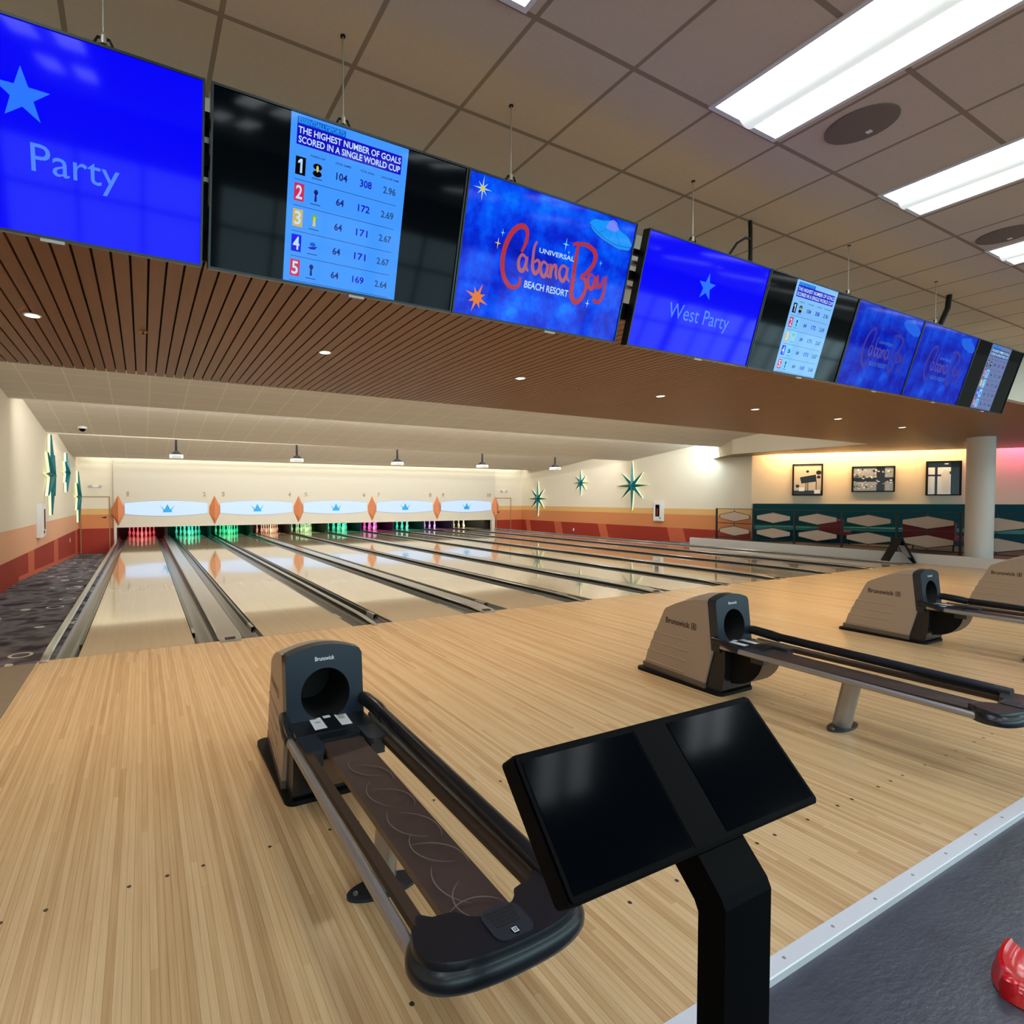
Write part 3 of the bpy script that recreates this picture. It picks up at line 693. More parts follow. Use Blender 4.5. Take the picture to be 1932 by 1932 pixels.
for x, y, lab in ((4.2, -4.52, 'round speaker grille in the ceiling beside the large bright light'), (6.72, -4.37, 'second round speaker grille at the right edge of the ceiling')):
    t = thing('ceiling_speaker', (x, y, 3.64), lab, 'speaker', 'ceiling speakers')
    MB().lathe([(.165, 0), (.165, -.006), (.15, -.010)], (0, 0, 0), 'speaker_grille', 36).build('rim', t, smooth=40)
    MB().lathe([(.149, -.0101), (.08, -.013), (.01, -.014)], (0, 0, 0), 'speaker_grille', 36).build('grille', t, smooth=60)
    MB().box(.07, .10, -.012, .012, -.0165, -.011, 'white_plastic').build('badge', t)
DLX = [(-.13, 594), (2.1, 0), (4.38, 0), (6.69, 0), (8.87, 0), (11.11, 0), (13.45, 0)]
for i, (x, _) in enumerate(DLX):
    k = (2.95-1.5501)/(2.9-1.5501); yy = [-1.33, -1.32, -1.26, -1.23, -1.14, -1.17, -1.12][i]
    px, py = .5824+(x-.5824)*k, -6.1455+(yy+6.1455)*k
    t = thing('downlight', (px, py, 2.95), 'small round downlight, %s along the wooden soffit from the left' % ORD[i], 'downlight', 'downlights in the wooden soffit')
    MB().lathe([(.062, .0), (.062, -.006), (.05, -.007)], (0, 0, 0), 'white_plastic', 24).build('trim_ring', t)
    MB().lathe([(.049, -.0072), (.001, -.0076)], (0, 0, 0), 'downlight', 24).build('lens', t)
    d = bpy.data.lights.new('downlight_lamp', 'SPOT'); d.energy = 140; d.color = (1, .80, .55); d.spot_size = R(110); d.spot_blend = .7; d.shadow_soft_size = .05
    o = bpy.data.objects.new('downlight_lamp', d); COL.objects.link(o); o.location = (0, 0, -.02); o.parent = t
for i, (x, yy) in enumerate(((.6, -1.26), (5.36, -1.14), (10.48, -1.05))):
    k = (2.95-1.5501)/(2.9-1.5501); px, py = .5824+(x-.5824)*k, -6.1455+(yy+6.1455)*k
    t = thing('sprinkler', (px, py, 2.95), 'small brass sprinkler head, %s along the wooden soffit from the left' % ORD[i], 'sprinkler', 'sprinklers in the wooden soffit')
    MB().lathe([(.035, 0), (.035, -.005)], (0, 0, 0), 'brass', 16).build('plate', t); MB().lathe([(.008, -.005), (.008, -.03), (.02, -.032), (.02, -.035)], (0, 0, 0), 'brass', 12).build('head', t)

# ------------------------------------------------------------------ televisions
TH = .704; TILT = math.atan2(.175, .682)
def tv(s, wd, label, draw, base):
    px, py = .83+s*math.cos(a8), -3.8+s*math.sin(a8)
    # origin = bottom left of the face; local x along, z up the face, face looks to -y
    ox, oy = px-.175*math.sin(a8), py+.175*math.cos(a8)
    t = thing('television', (ox, oy, 2.555), label, 'television', 'row of hanging televisions', rot=(TILT, 0, a8))
    MB().box(.0, wd, .004, .05, 0, TH, 'bezel').build('case', t, bevel=.004)
    b = MB(); e = .009
    for x0, x1, z0, z1 in ((0, wd, 0, e), (0, wd, TH-e, TH), (0, e, e, TH-e), (wd-e, wd, e, TH-e)): b.box(x0, x1, -.004, .004, z0, z1, 'bezel')
    b.build('bezel', t)
    MB().quad((e, .002, e), (wd-e, .002, e), (wd-e, .002, TH-e), (e, .002, TH-e), base).build('screen', t)
    MB().box(wd*.56-.04, wd*.56+.04, -.002, .02, -.012, .001, 'grey_plate').build('logo_bar', t)
    if draw:
        for nm, fn in (draw if isinstance(draw, list) else [('screen_image', draw)]):
            b = MB(); fn(b, wd); b.build(nm, t)
    return t
L = lambda k: (lambda u, v: (u, .002-.0005*k, v))
sx = lambda wd: wd/1.235
def star5(b, u, v, r, m, wd, k=1):
    pts = [((u+r*(1 if i % 2 == 0 else .40)*math.sin(math.pi*i/5)), v+r*(1 if i % 2 == 0 else .40)*math.cos(math.pi*i/5)) for i in range(10)]
    b.poly(pts, L(k), m)
def west(full):
    def st(b, wd): star5(b, .617*sx(wd), .465, .092, 's_star', wd)
    def tx(b, wd):
        f = sx(wd)
        if full: b.text(('West Party', 0), L(1), .31*f, .195, .615*f, .125, 's_text')
        else: b.text(('Party', 0), L(1), .635*f, .195, .29*f, .125, 's_text')
    return [('star_graphic', st), ('caption', tx)]
def sheet(u0, u1, pal):
    pn, nv, ink, ink2 = pal
    def d(b, wd):
        W = u1-u0; U = lambda q: u0+q*W                    # q 0..1 over the white sheet
        rect = lambda a, c, z0, z1, m, k: b.poly([(U(a), z0), (U(c), z0), (U(c), z1), (U(a), z1)], L(k), m)
        T = lambda s, a, c, z0, z1, m, k=3: b.text((s, B1), L(k), U(a), z0, (c-a)*W, z1-z0, m)
        rect(0, 1, .011, .694, pn, 1)
        rect(.05, .44, .657, .683, 's_head', 2); T('ESSENTIALLYSPORTS', .06, .43, .660, .680, 's_ess')
        rect(.05, .945, .576, .657, nv, 2)
        T('THE HIGHEST NUMBER OF GOALS', .06, .935, .620, .647, 's_white'); T('SCORED IN A SINGLE WORLD CUP', .065, .935, .584, .611, 's_white')
        for s, a, c in (('WORLD CUP', .165, .285), ('TOTAL GAMES', .37, .505), ('TOTAL GOALS', .585, .71), ('GOALS PER GAME', .775, .935)): T(s, a, c, .5415, .5495, ink)
        boxes = ['s_black', 's_redbox', 's_yelbox', 's_box4', 's_redbox']
        vals = [('104', '308', '2.96'), ('64', '172', '2.69'), ('64', '171', '2.67'), ('64', '171', '2.67'), ('64', '169', '2.64')]
        for r in range(5):
            zc = .494-r*.1055
            rect(.052, .132, zc-.036, zc+.036, boxes[r], 2); T(str(r+1), .066 if r else .090, .118 if r else .106, zc-.028, zc+.028, 's_white')
            if r == 0: b.poly([(U(.090), zc+.028), (U(.072), zc+.018), (U(.072), zc+.008), (U(.090), zc+.014)], L(3), 's_white')
            for s, a, wq in zip(vals[r], (.385, .59, .80), (.095, .105, .115)):
                ww = wq*(.7 if len(s) == 2 else 1); T(s, a+(wq-ww)/2, a+(wq+ww)/2, zc-.0155, zc+.0155, (ink, nv, ink2)[(.385, .59, .80).index(a)])
            rect(.05, .93, zc-.0565, zc-.0545, ink, 2)
            if r: rect(.165, .29, zc-.045, zc+.045, 's_panel' if pn == 's_panel' else 's_cyan', 2)
            cu, cv = U(.228), zc
            if r == 0:
                for dz in (.014, -.014): b.poly(ellipse(cu, cv+dz, .021, .013, 14), L(3), 's_black')
                b.poly(ellipse(cu, cv+.006, .006, .014, 10), L(4), 's_gold')
            elif r == 2:
                b.poly(ellipse(cu, cv+.016, .014, .014, 12), L(3), 's_green'); b.poly([(cu-.007, cv-.02), (cu+.007, cv-.02), (cu+.004, cv+.02), (cu-.004, cv+.02)], L(4), 's_gold')
            elif r == 3:
                b.poly(ellipse(cu, cv+.008, .014, .009, 12), L(3), 's_head'); b.poly([(cu-.024, cv-.008), (cu+.022, cv+.002), (cu+.012, cv-.012), (cu-.01, cv-.014)], L(4), nv)
            else:
                b.poly(ellipse(cu, cv+.016, .010, .011, 12), L(3), ink); b.poly([(cu-.006, cv-.022), (cu+.006, cv-.022), (cu+.003, cv+.01), (cu-.004, cv+.01)], L(3), ink)
            rect(.185, .27, zc-.036, zc-.033, ink, 3)
    return d
def burst(b, u, v, r, m, mc, n, ir, ph=0, k=2):
    pts = []
    for i in range(2*n):
        rr = r*(1 if i % 4 == 0 else .72) if i % 2 == 0 else r*ir; a = math.pi*i/n+ph; pts.append((u+rr*math.sin(a), v+rr*math.cos(a)))
    b.poly(pts, L(k), m)
    if mc: b.poly(ellipse(u, v, r*ir*1.2, r*ir*1.2, 10), L(k+1), mc)
SCRIPT = dict(C=[(.416, .253), (.417, .215), (.382, .194), (.342, .202), (.303, .242), (.284, .302), (.284, .375), (.307, .446), (.342, .492), (.383, .511), (.417, .496), (.423, .452), (.413, .411), (.4, .383)],
 a=[(.44, .359), (.407, .37), (.39, .338), (.399, .299), (.424, .289), (.441, .319), (.443, .365), (.446, .314), (.466, .294)],
 b=[(.496, .456), (.484, .425), (.485, .367), (.493, .316), (.515, .291), (.538, .313), (.538, .348), (.518, .362), (.498, .346)],
 a2=[(.593, .352), (.563, .361), (.549, .332), (.562, .296), (.585, .288), (.598, .317), (.596, .358), (.601, .306), (.621, .288)],
 n=[(.617, .362), (.622, .322), (.629, .29), (.628, .329), (.642, .355), (.66, .352), (.664, .317), (.68, .289)],
 a3=[(.742, .361), (.706, .367), (.689, .333), (.702, .299), (.727, .288), (.744, .319), (.746, .362), (.75, .314), (.778, .291)],
 B=[(.757, .492), (.797, .503), (.796, .461), (.797, .377), (.803, .292), (.805, .236), (.829, .196), (.866, .192), (.9, .233), (.912, .285), (.891, .326), (.855, .329)],
 B2=[(.793, .502), (.856, .509), (.913, .495), (.944, .465), (.937, .414), (.898, .364), (.857, .335)],
 a4=[(.954, .355), (.923, .356), (.918, .324), (.932, .292), (.957, .283), (.971, .314), (.968, .355), (.973, .308), (.997, .29)],
 y=[(.992, .368), (.994, .331), (1.012, .302), (1.03, .318), (1.043, .364)], y2=[(1.059, .374), (1.063, .317), (1.058, .258), (1.036, .222), (1.0, .216), (.991, .231)])
def cabana(dim):
    ms, mu, mw = ('d_script', 'd_ufo', 'd_pale') if dim else ('s_script', 's_ufo', 's_pale')
    def d(b, wd):
        f = sx(wd); sc = lambda p: (p[0]*f, p[1])
        lw = lambda base: (lambda t: base*(.65+.55*math.sin(math.pi*min(1, max(0, t)))))
        for nm, p in SCRIPT.items():
            b.ribbon([sc(q) for q in p], L(2), lw(.025 if nm in ('C', 'B', 'B2') else .019), ms if nm in ('C', 'B', 'B2', 'y', 'y2', 'a4') else ms+'_pale')
        b.text(('UNIVERSAL', B1), L(3), .52*f, .403, .265*f, .026, mw); b.text(('BEACH RESORT', B1), L(3), .452*f, .206, .33*f, .038, mw)
        if not dim:
            burst(b, .095, .630, .058, 's_pale', 's_gold', 8, .2); burst(b, .148, .102, .08, 's_orange', 's_orange', 8, .32, R(20))
            for u, v, r, m in ((.236, .396, .03, 's_gold'), (.258, .452, .022, 's_cyan'), (.705, .482, .035, 's_cyan'), (.946, .196, .027, 's_pale'), (.994, .434, .018, 's_cyan'), (.735, .444, .014, 's_cyan')): burst(b, u*f, v, r, m, None, 4, .16)
        ufo = [(.851, .631), (.883, .656), (.96, .663), (1.027, .677), (1.095, .641), (1.178, .615), (1.219, .579), (1.202, .545), (1.11, .536), (.963, .566), (.883, .597)]
        b.poly([sc(q) for q in ufo], L(2), mu)
        b.poly([sc(q) for q in [(.98, .629), (1.0, .664), (1.03, .682), (1.06, .674), (1.09, .64), (1.06, .62)]], L(3), 's_dome' if not dim else mu)
        if not dim:
            b.ribbon([sc(q) for q in ufo+ufo[:1]], L(3), .003, 's_ink2'); b.ribbon([sc(q) for q in [(.86, .622), (.95, .585), (1.08, .555), (1.21, .562)]], L(4), .003, 's_ink2')
            for a, c in (((.99, .62), (.93, .59)), ((1.03, .615), (1.02, .572)), ((1.07, .62), (1.12, .557))): b.ribbon([sc(a), sc(c)], L(4), .002, 's_ink2')
    return d
PA = ('s_panel', 's_navy', 's_ink', 's_ink2'); PB = ('p_panel', 's_navy', 's_ink', 's_ink2'); PG = ('p_grey', 's_ink2', 's_ink', 's_ink')
tv(-1.240, 1.236, 'leftmost hanging television, bright blue with Party and half a star', west(False), 's_blue')
tv(.02, 1.236, 'hanging television with a large goal table between black borders, left half of the row', sheet(.327, .897, PA), 's_off')
tv(1.262, 1.232, 'hanging television showing red resort lettering and a flying saucer on blue', cabana(False), 's_nebula')
tv(2.600, 1.300, 'hanging television reading West Party under a star on bright blue', west(True), 's_blue')
tv(3.908, 1.268, 'smaller looking black television with the pale goal table, right of West Party', sheet(.345, .93, PB), 's_off')
tv(5.182, 1.215, 'dim blue resort television next to the farther goal table', cabana(True), 'd_nebula')
tv(6.402, 1.248, 'dim blue resort television second from the right end of the row', cabana(True), 'd_nebula')
tv(7.656, 1.26, 'rightmost television with a washed grey sheet on black', sheet(.36, .9, PG), 's_off')
# rails the screens hang on, seen through the gap
t = thing('screen_rail', (.83-1.2, -3.66-.02, 2.9), 'black rail behind the row of televisions, seen in the gap beside West Party', 'mounting rail', rot=(TILT, 0, a8))
for z, hh, m in ((.17, .022, 'brushed'), (.02, .018, 'brushed'), (.235, .03, 'matte_black'), (-.13, .10, 'matte_black'), (.095, .05, 'matte_black')): MB().box(0, 10.1, .03, .07, z-hh/2, z+hh/2, m).build('rail', t)
for k in range(9):
    MB().box(1.2+2.52+(k-2)*1.27+.02, 1.2+2.52+(k-2)*1.27+.07, .071, .10, -.30, .29, 'matte_black').build('bracket', t)
# cables
def wire(s, ztop=3.64, lab=''):
    px, py = .83+s*math.cos(a8), -3.8+s*math.sin(a8)-.02
    t = thing('hanging_wire', (px, py+.03, 3.245), lab, 'wire', 'steel wires holding the televisions')
    MB().tube([(0, 0, .04), (0, 0, .395)], .0035, 'wire_steel', 8).build('strand', t)
    MB().tube([(0, 0, .045), (0, 0, .03), (0, 0, .0)], [.004, .011, .012], 'wire_steel', 10).build('clip', t)
    MB().tube([(-.03, 0, 0), (-.02, 0, .022), (.02, 0, .022), (.03, 0, 0)], .005, 'matte_black', 8).build('eyelet', t)
    MB().lathe([(.012, .395), (.012, .390)], (0, 0, 0), 'matte_black', 10).build('ceiling_hole', t)
for s, lab in ((-.36, 'above the leftmost Party screen'), (.585, 'above the large goal table screen'), (1.53, 'above the red resort lettering screen'), (3.02, 'above the West Party screen'), (5.0, 'above the farther goal table'), (6.62, 'beside the thick black cable at the right')):
    wire(s, lab='thin steel hanging wire '+lab)
def cable(pts, r, lab, br=None):
    t = thing('black_cable', pts[0], lab, 'cable'); o = Vector(pts[0])
    MB().tube([Vector(p)-o for p in pts], r, 'cable_black', 10).build('main_cord', t, smooth=60)
    if br: MB().tube([Vector(p)-o for p in br], .009, 'cable_black', 8).build('branch_cord', t, smooth=60)
cable([(4.70, -3.60, 3.638), (4.69, -3.61, 3.55), (4.66, -3.63, 3.40), (4.645, -3.64, 3.25)], .014, 'black cable bundle with a side loop behind West Party',
      [(4.68, -3.62, 3.49), (4.60, -3.63, 3.48), (4.50, -3.63, 3.42), (4.36, -3.65, 3.28), (4.31, -3.65, 3.24)])
cable([(8.02, -3.60, 3.638), (7.99, -3.60, 3.5), (7.90, -3.59, 3.36), (7.84, -3.58, 3.25)], .024, 'thick black cable beside the farthest hanging wire')

# ------------------------------------------------------------------ ball returns
def ball_return(xc, label):
    Y0 = -3.10; t = thing('ball_return', (xc, Y0, 0), label, 'ball return', 'ball returns on the approach'); Y = lambda y: y-Y0
    MB().prism(rrect(-.218, .218, Y(-3.49), Y(-2.68), .05), XY, 0, .024, 'matte_black').build('base_plate', t)
    # shell
    pf = [(-2.715, .026), (-2.765, .20), (-2.775, .205), (-2.80, .285), (-2.81, .29), (-2.84, .375), (-2.85, .38), (-2.935, .575), (-2.955, .603), (-3.05, .655), (-3.15, .698), (-3.25, .726), (-3.365, .738), (-3.415, .365), (-3.335, .026)]
    hw = lambda y: .150+.058*min(1, max(0, (-2.70-y)/.62)); b = MB(); n = 8; vs = []
    for y, z in pf:
        for i in range(n+1):
            q = -1+2*i/n; c = .042*min(1, max(0, (-2.94-y)/.3))*(1-q*q) if z > .59 else 0
            vs.append((q*hw(y), Y(y), z+c))
    N = len(pf); w_ = n+1
    fs = [(i*w_+j, i*w_+j+1, (i+1)*w_+j+1, (i+1)*w_+j) for i in range(N-1) if i != N-3 for j in range(n)]
    fs += [tuple(i*w_ for i in range(N)), tuple(i*w_+n for i in range(N-1, -1, -1))]
    b.add(vs, fs, 'taupe_shell')
    for s in (-1, 1):
        for z in (.105, .205, .29, .38):
            y0 = -2.75-(z-.1)*.32; y1 = y0-.40+(z-.1)*.1; xa, xb2 = s*(hw(y0)+.0015), s*(hw(y1)+.0015)
            b.add([(xa, Y(y0), z), (xb2, Y(y1), z), (xb2+s*.003, Y(y1), z-.008), (xa+s*.003, Y(y0), z-.008), (xa, Y(y0), z-.018), (xb2, Y(y1), z-.018)], [(0, 1, 2, 3), (3, 2, 5, 4)], 'taupe_shell')
    sh = b.build('shell', t, smooth=35)
    for s in (-1, 1):       # side lettering
        b = MB()
        def fn(u, v):
            y = -2.96-u if s < 0 else -3.27+u
            return (s*(hw(y)+.002), Y(y), v)
        b.text(('Brunswick', B1), fn, .0, .478, .245, .050, 'shell_letter')
        for u0, u1, v0, v1 in ((.262, .305, .476, .482), (.262, .305, .522, .528), (.262, .268, .476, .528), (.299, .305, .476, .528), (.278, .290, .488, .516)):
            b.poly([(u0, v0), (u1, v0), (u1, v1), (u0, v1)], fn, 'shell_letter')
        b.build('lettering', sh)
    MB().prism([(-.153, Y(-2.708)), (.153, Y(-2.708)), (.2105, Y(-3.345)), (-.2105, Y(-3.345))], XY, .0245, .072, 'skirt').build('skirt', t)
    # front panel with the ball opening
    yp = lambda z, d=0: Y(-3.432-(.738-z)*.10)+d
    hc, hr = .535, .131; n = 64; outl = []; circ = []
    for i in range(n):
        a = 2*math.pi*i/n+math.pi/n; ca, sa = math.cos(a), math.sin(a)
        best = 9
        for lim, comp in ((.207, ca), (-.207, ca)):
            if comp*lim > 0: best = min(best, lim/comp)
        if sa < 0: best = min(best, (.345-hc)/sa)
        else:
            lo_, hi_ = 0, 1
            for _ in range(30):
                md = (lo_+hi_)/2; xx, zz = ca*md, hc+sa*md
                if zz < .742+.044*(1-min(1, (xx/.207)**2)): lo_ = md
                else: hi_ = md
            best = min(best, lo_)
        outl.append((ca*best, hc+sa*best)); circ.append((ca*hr, hc+sa*hr))
    vs = [(x_, yp(z_), z_) for x_, z_ in outl]+[(x_, yp(z_), z_) for x_, z_ in circ]+[(x_*1.012, yp(z_, .068), z_) for x_, z_ in outl]
    f1 = [(i, (i+1) % n, n+(i+1) % n, n+i) for i in range(n)]; f2 = [(i, 2*n+i, 2*n+(i+1) % n, (i+1) % n) for i in range(n)]
    b = MB().add(vs, f1, 'slate_panel'); b.add(vs, f2, 'charcoal')
    fp = b.build('front_panel', t, smooth=35)
    vs = [(x_, yp(z_, .0), z_) for x_, z_ in circ]+[(x_*.96, yp(z_, .34), z_) for x_, z_ in circ]
    MB().add(vs, [(i, (i+1) % n, n+(i+1) % n, n+i) for i in range(n)]+[tuple(range(n, 2*n))], 'pit_black').build('ball_opening', fp, smooth=60)
    MB().text(('Brunswick', B1), lambda u, v: (u, yp(v)-.0012, v), -.052, .705, .105, .022, 'sticker').build('nameplate', fp)
    # lower column, belt guard
    b = MB().prism([(-3.34, .024), (-3.475, .024), (-3.50, .20), (-3.50, .372), (-3.40, .372)], lambda y, z, h: (h, Y(y), z), -.185, .185, 'black_plastic'); b.build('front_column', t, bevel=.02)
    arc = [(-3.502, .10)]+[(-3.50-.245*math.cos(R(a)), .355+.25*math.sin(R(a))) for a in range(-85, 1, 8)]+[(-3.502, .36)]
    MB().prism(arc, lambda y, z, h: (h, Y(y), z), -.115, .115, 'matte_black', 'belt_side').build('belt_guard', t, smooth=30)
    # throat tray, flanks, stickers
    b = MB().prism(rrect(-.20, .20, Y(-3.63), Y(-3.42), .02), XY, .395, .414, 'black_plastic')
    for s in (-1, 1):
        x0, x1 = sorted((s*.105, s*.20)); b.prism(rrect(x0, x1, Y(-3.80), Y(-3.55), .03), XY, .385, .412, 'charcoal')
        b.prism([(x0+.01, Y(-3.70)), (x1-.01, Y(-3.70)), (x1-.012, Y(-3.79)), (x0+.012, Y(-3.79))], XY, .33, .385, 'charcoal')
    b.prism(rrect(-.104, .104, Y(-3.70), Y(-3.60), .01), XY, .395, .410, 'black_plastic')
    tr = b.build('throat_tray', t)
    b = MB()
    for q0, q1, q2, q3 in (((-.092, -3.42), (-.032, -3.418), (-.035, -3.557), (-.099, -3.561)), ((-.018, -3.41), (.020, -3.408), (.020, -3.440), (-.018, -3.442)), ((.043, -3.418), (.104, -3.422), (.094, -3.564), (.039, -3.559))):
        b.poly([(q0[0], Y(q0[1]-.035)), (q1[0], Y(q1[1]-.035)), (q2[0], Y(q2[1]-.035)), (q3[0], Y(q3[1]-.035))], lambda u, v: (u, v, .4152), 'sticker')
    for k in range(2):
        b.poly(ellipse(-.066+.004*k, Y(-3.46-.05*k), .017, .012, 12), lambda u, v: (u, v, .4158), 'grey_plate')
    b.poly(ellipse(.0, Y(-3.425), .009, .007, 10), lambda u, v: (u, v, .4158), 'matte_black')
    b.poly([(.055, Y(-3.45)), (.09, Y(-3.452)), (.083, Y(-3.52)), (.05, Y(-3.518))], lambda u, v: (u, v, .4158), 'grey_plate')
    b.build('sticker', tr)
    # belt table and rails
    b = MB(); b.prism([(-.098, Y(-3.60)), (.098, Y(-3.60)), (.098, Y(-5.0)), (-.098, Y(-5.0))], lambda u, v, h: (u, v, h-(.02 if v < 0 and v < -1 else 0)), .365, .394, 'belt_rubber', 'belt_side')
    for q, (cx_, cy_, rr, a0, a1) in enumerate(((.10, -3.98, .16, 150, 250), (-.09, -4.10, .17, -20, 70), (.12, -4.22, .19, 140, 225), (-.06, -4.30, .14, -30, 80), (.11, -4.42, .18, 150, 240),
            (-.10, -4.50, .18, -25, 60), (.09, -4.58, .15, 140, 250), (-.07, -4.68, .15, -20, 85), (.12, -4.76, .19, 150, 225), (-.02, -4.93, .10, 20, 150), (.06, -4.86, .12, 120, 230))):
        pp = [(cx_+rr*math.cos(R(a0+(a1-a0)*k_/14)), cy_+rr*.8*math.sin(R(a0+(a1-a0)*k_/14))) for k_ in range(15)]
        pp = [p_ for p_ in pp if abs(p_[0]) < .093]
        if len(pp) > 2: b.ribbon(pp, lambda u, v: (u, Y(v), .3945), lambda t_: .0045*(.35+.65*math.sin(math.pi*min(1, max(0, t_)))), 'belt_scratch')
    b.build('belt_table', t)
    for s in (-1, 1):
        MB().tube([(s*.235, Y(-3.50), .402), (s*.235, Y(-4.94), .382)], .019, 'brushed', 14).build('lower_rail', t, smooth=50)
        MB().box(*sorted((s*.172, s*.207)), Y(-4.94), Y(-3.62), .382, .408, 'shell_letter').build('side_bar', t)
    MB().tube([(-.215, Y(-3.42), .44), (-.225, Y(-3.50), .435), (-.235, Y(-3.60), .412), (-.235, Y(-3.64), .405)], [.024, .03, .030, .026], 'black_plastic', 14).build('sleeve', t, smooth=50)
    MB().tube([(.200, Y(-3.40), .475), (.214, Y(-3.48), .480), (.232, Y(-3.60), .466), (.236, Y(-3.67), .455)], [.030, .036, .037, .034], 'black_plastic', 16).build('sleeve', t, smooth=50)
    MB().tube([(.236, Y(-3.60), .463), (.236, Y(-4.93), .428)], .031, 'black_plastic', 16).build('padded_rail', t, smooth=50)
    # end cap
    half = [(-.222, .0), (-.248, -.028), (-.262, -.060), (-.266, -.095), (-.256, -.135), (-.226, -.170), (-.175, -.194), (-.105, -.208), (0, -.213)]
    kp = half+[(-a, c) for a, c in half[-2::-1]]; ol = []
    for i in range(len(kp)-1):
        g = [Vector(kp[max(0, min(len(kp)-1, i+q))]) for q in (-1, 0, 1, 2)]
        for q in range(3):
            u = q/3; p_ = .5*((2*g[1])+(g[2]-g[0])*u+(2*g[0]-5*g[1]+4*g[2]-g[3])*u*u+(3*g[1]-g[0]-3*g[2]+g[3])*u**3); ol.append((p_.x, p_.y*.84))
    ol.append(kp[-1])
    bk = [(.216, .020), (.205, .024), (.175, .0), (.13, -.006), (.105, -.012)]+[(.098*math.cos(R(a)), -.01-.052*math.sin(R(a))) for a in range(10, 180, 17)]+[(-.105, -.012), (-.13, -.006), (-.175, .0), (-.205, .024), (-.216, .020)]
    def ring(sc, z): return [(x_*sc, Y(-4.905)+y_*sc, z) for x_, y_ in ol]+[(x_*min(sc, 1), Y(-4.905)+y_, z) for x_, y_ in bk]
    lv = [(.93, .356), (1.0, .360), (1.025, .372), (1.028, .386), (1.01, .399), (.975, .407), (.955, .412), (.955, .424), (.938, .433)]
    vs = []
    for sc, z in lv: vs += ring(sc, z)
    K = len(ol)+len(bk); fs = [(i*K+j, i*K+(j+1) % K, (i+1)*K+(j+1) % K, (i+1)*K+j) for i in range(len(lv)-1) for j in range(K)]
    fs += [tuple(range(K-1, -1, -1)), tuple(range((len(lv)-1)*K, len(lv)*K))]
    ec = MB().add(vs, fs, 'black_plastic').build('end_cap', t, smooth=38)
    b = MB().prism(rrect(-.055, .065, Y(-5.062), Y(-4.955), .030), XY, .4325, .438, 'charcoal')
    for k in range(5): b.prism(rrect(-.042+.002*k, .050-.002*k, Y(-4.970-.0115*k)-.0038, Y(-4.970-.0115*k)+.0038, .0035, 3), XY, .4382, .4388, 'pit_black')
    b.prism(ellipse(.005, Y(-5.044), .0125, .0125, 18), XY, .438, .4395, 'matte_black')
    for u0, u1, v0, v1 in ((-.003, .013, -.008, -.005), (-.003, .013, .005, .008), (-.003, 0, -.008, .008), (.010, .013, -.008, .008), (.003, .007, -.003, .003)): b.box(.005+u0-.005, .005+u1-.005, Y(-5.044)+v0, Y(-5.044)+v1, .4396, .4402, 'sticker')
    b.build('vent_grille', ec)
    # support
    MB().prism(ellipse(0, Y(-4.205), .155, .058), XY, 0, .012, 'charcoal').build('foot_plate', t)
    b = MB()
    for s in (-1, 1): b.lathe([(.010, .012), (.010, .018), (.004, .02)], (s*.12, Y(-4.205), 0), 'steel', 10)
    b.build('bolt', t)
    MB().tube([(0, Y(-4.20), .012), (0, Y(-4.265), .37)], .052, 'brushed', 20, sy=.9).build('support_post', t, smooth=50)
    return t
r0 = ball_return(1.426, 'nearest ball return, its rails running toward the tilted black console')
for k, lab in ((1, 'second ball return on the approach, right of the console'), (2, 'third ball return on the approach, near the right edge'), (3, 'farthest ball return, only its grey hood cut off at the right')):
    c = copy_tree(r0); c.location = (1.426+P*k, -3.10, 0); c['label'] = lab

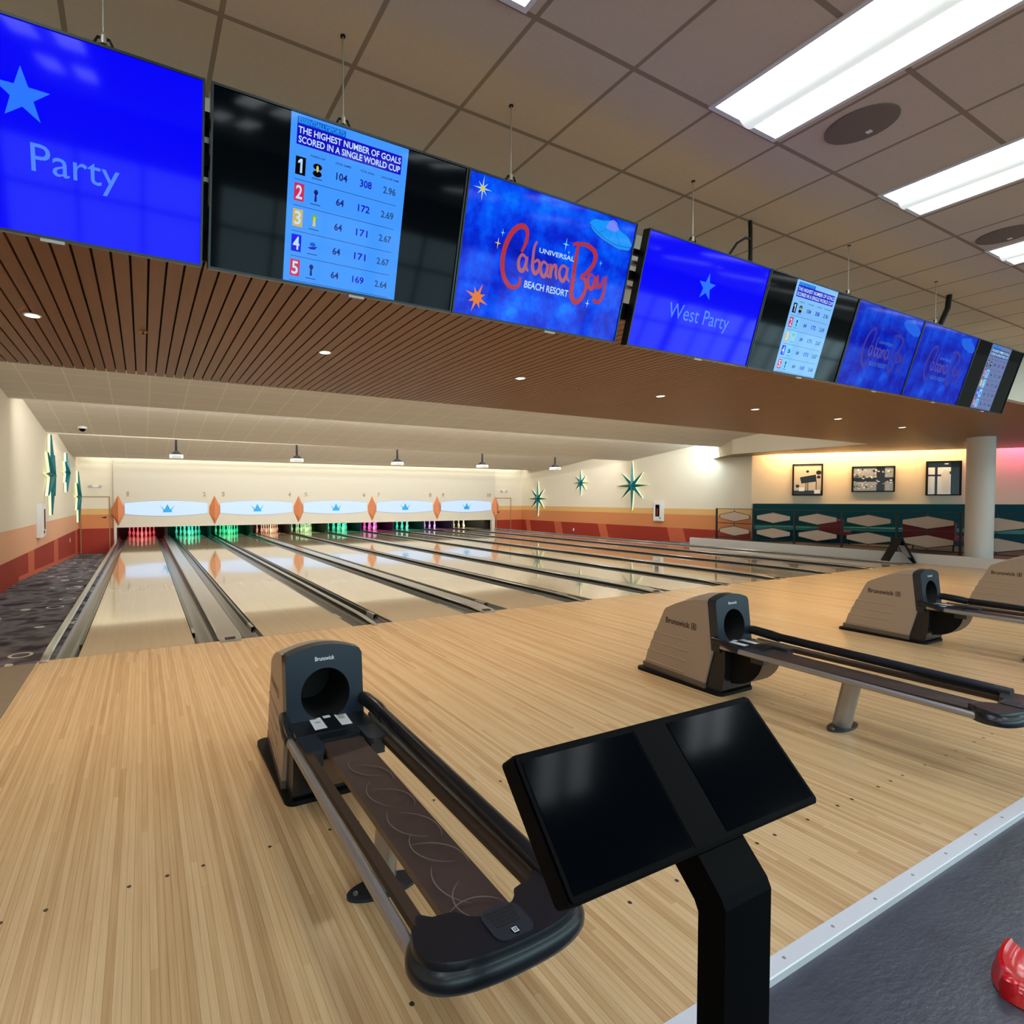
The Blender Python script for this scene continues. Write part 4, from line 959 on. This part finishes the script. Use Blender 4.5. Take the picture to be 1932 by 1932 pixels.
# ------------------------------------------------------------------ console in front of the first ball return
t = thing('score_console', (1.407, -5.66, -.02), 'black pedestal console with two dark tilted screens, closest to the viewer', 'console')
bt, ct = math.cos(R(41.6)), math.sin(R(41.6))     # panel plane: up direction leans away
org = Vector((1.1025, -5.592, .9855))-Vector((1.407, -5.66, -.02))
X = Matrix.Translation(org) @ Matrix.Rotation(R(-.4), 4, 'Z') @ Matrix.Rotation(-R(90-48.4), 4, 'X')
def cb(): 
    b = MB(); b.X = X; return b
cb().prism(rrect(0, .602, 0, .206, .008), lambda a, c, h: (a, h, c), .002, .036, 'kiosk_black').build('housing', t)
b = cb(); b.prism(rrect(.004, .598, .004, .202, .006), lambda a, c, h: (a, h, c), -.003, .0015, 'kiosk_black'); b.build('bezel', t)
for x0, x1 in ((.012, .258), (.345, .590)):
    cb().box(x0, x1, -.0042, -.0035, .012, .194, 'glass_black').build('screen', t)
cb().box(.262, .341, -.0040, -.0032, .008, .198, 'kiosk_black').build('centre_strip', t)
# neck and post
prof = [(.023, .012), (.023, .94), (.030, .956), (.0715, 1.0025), (.098, .978), (.150, 1.036), (.168, 1.02), (.075, .925), (.068, .91), (.068, .012)]
MB().prism(prof, lambda y, z, h: (h+.022, y, z), -.058, .058, 'kiosk_black').build('post', t, bevel=.004)
MB().prism(rrect(-.2, .2, -.16, .22, .04), XY, .0005, .012, 'kiosk_black').build('base_plate', t)

# ------------------------------------------------------------------ red plastic piece at the lower right
t = thing('red_scoop', (3.18, -5.53, -.02), 'glossy red moulded plastic edge lying on the dark floor at the lower right', 'plastic shell', rot=(0, 0, R(-4)))
b = MB(); n = 18; vs = []
rows = [(0.0, 0.004), (.012, .03), (.03, .055), (.05, .058), (.075, .045), (.11, .035), (.2, .035)]
for i in range(n+1):
    a = R(100+120*i/n)
    for dr, z in rows:
        rr = .30-dr; vs.append((rr*math.cos(a)+.10, rr*.40*math.sin(a), z))
m_ = len(rows)
b.add(vs, [(i*m_+j, i*m_+j+1, (i+1)*m_+j+1, (i+1)*m_+j) for i in range(n) for j in range(m_-1)], 'red_plastic')
b.build('shell', t, smooth=50)
MB().lathe([(.022, 0), (.024, .03), (.018, .06), (.006, .066)], (-.175, .02, 0), 'red_plastic', 16).build('corner_knob', t, smooth=50)
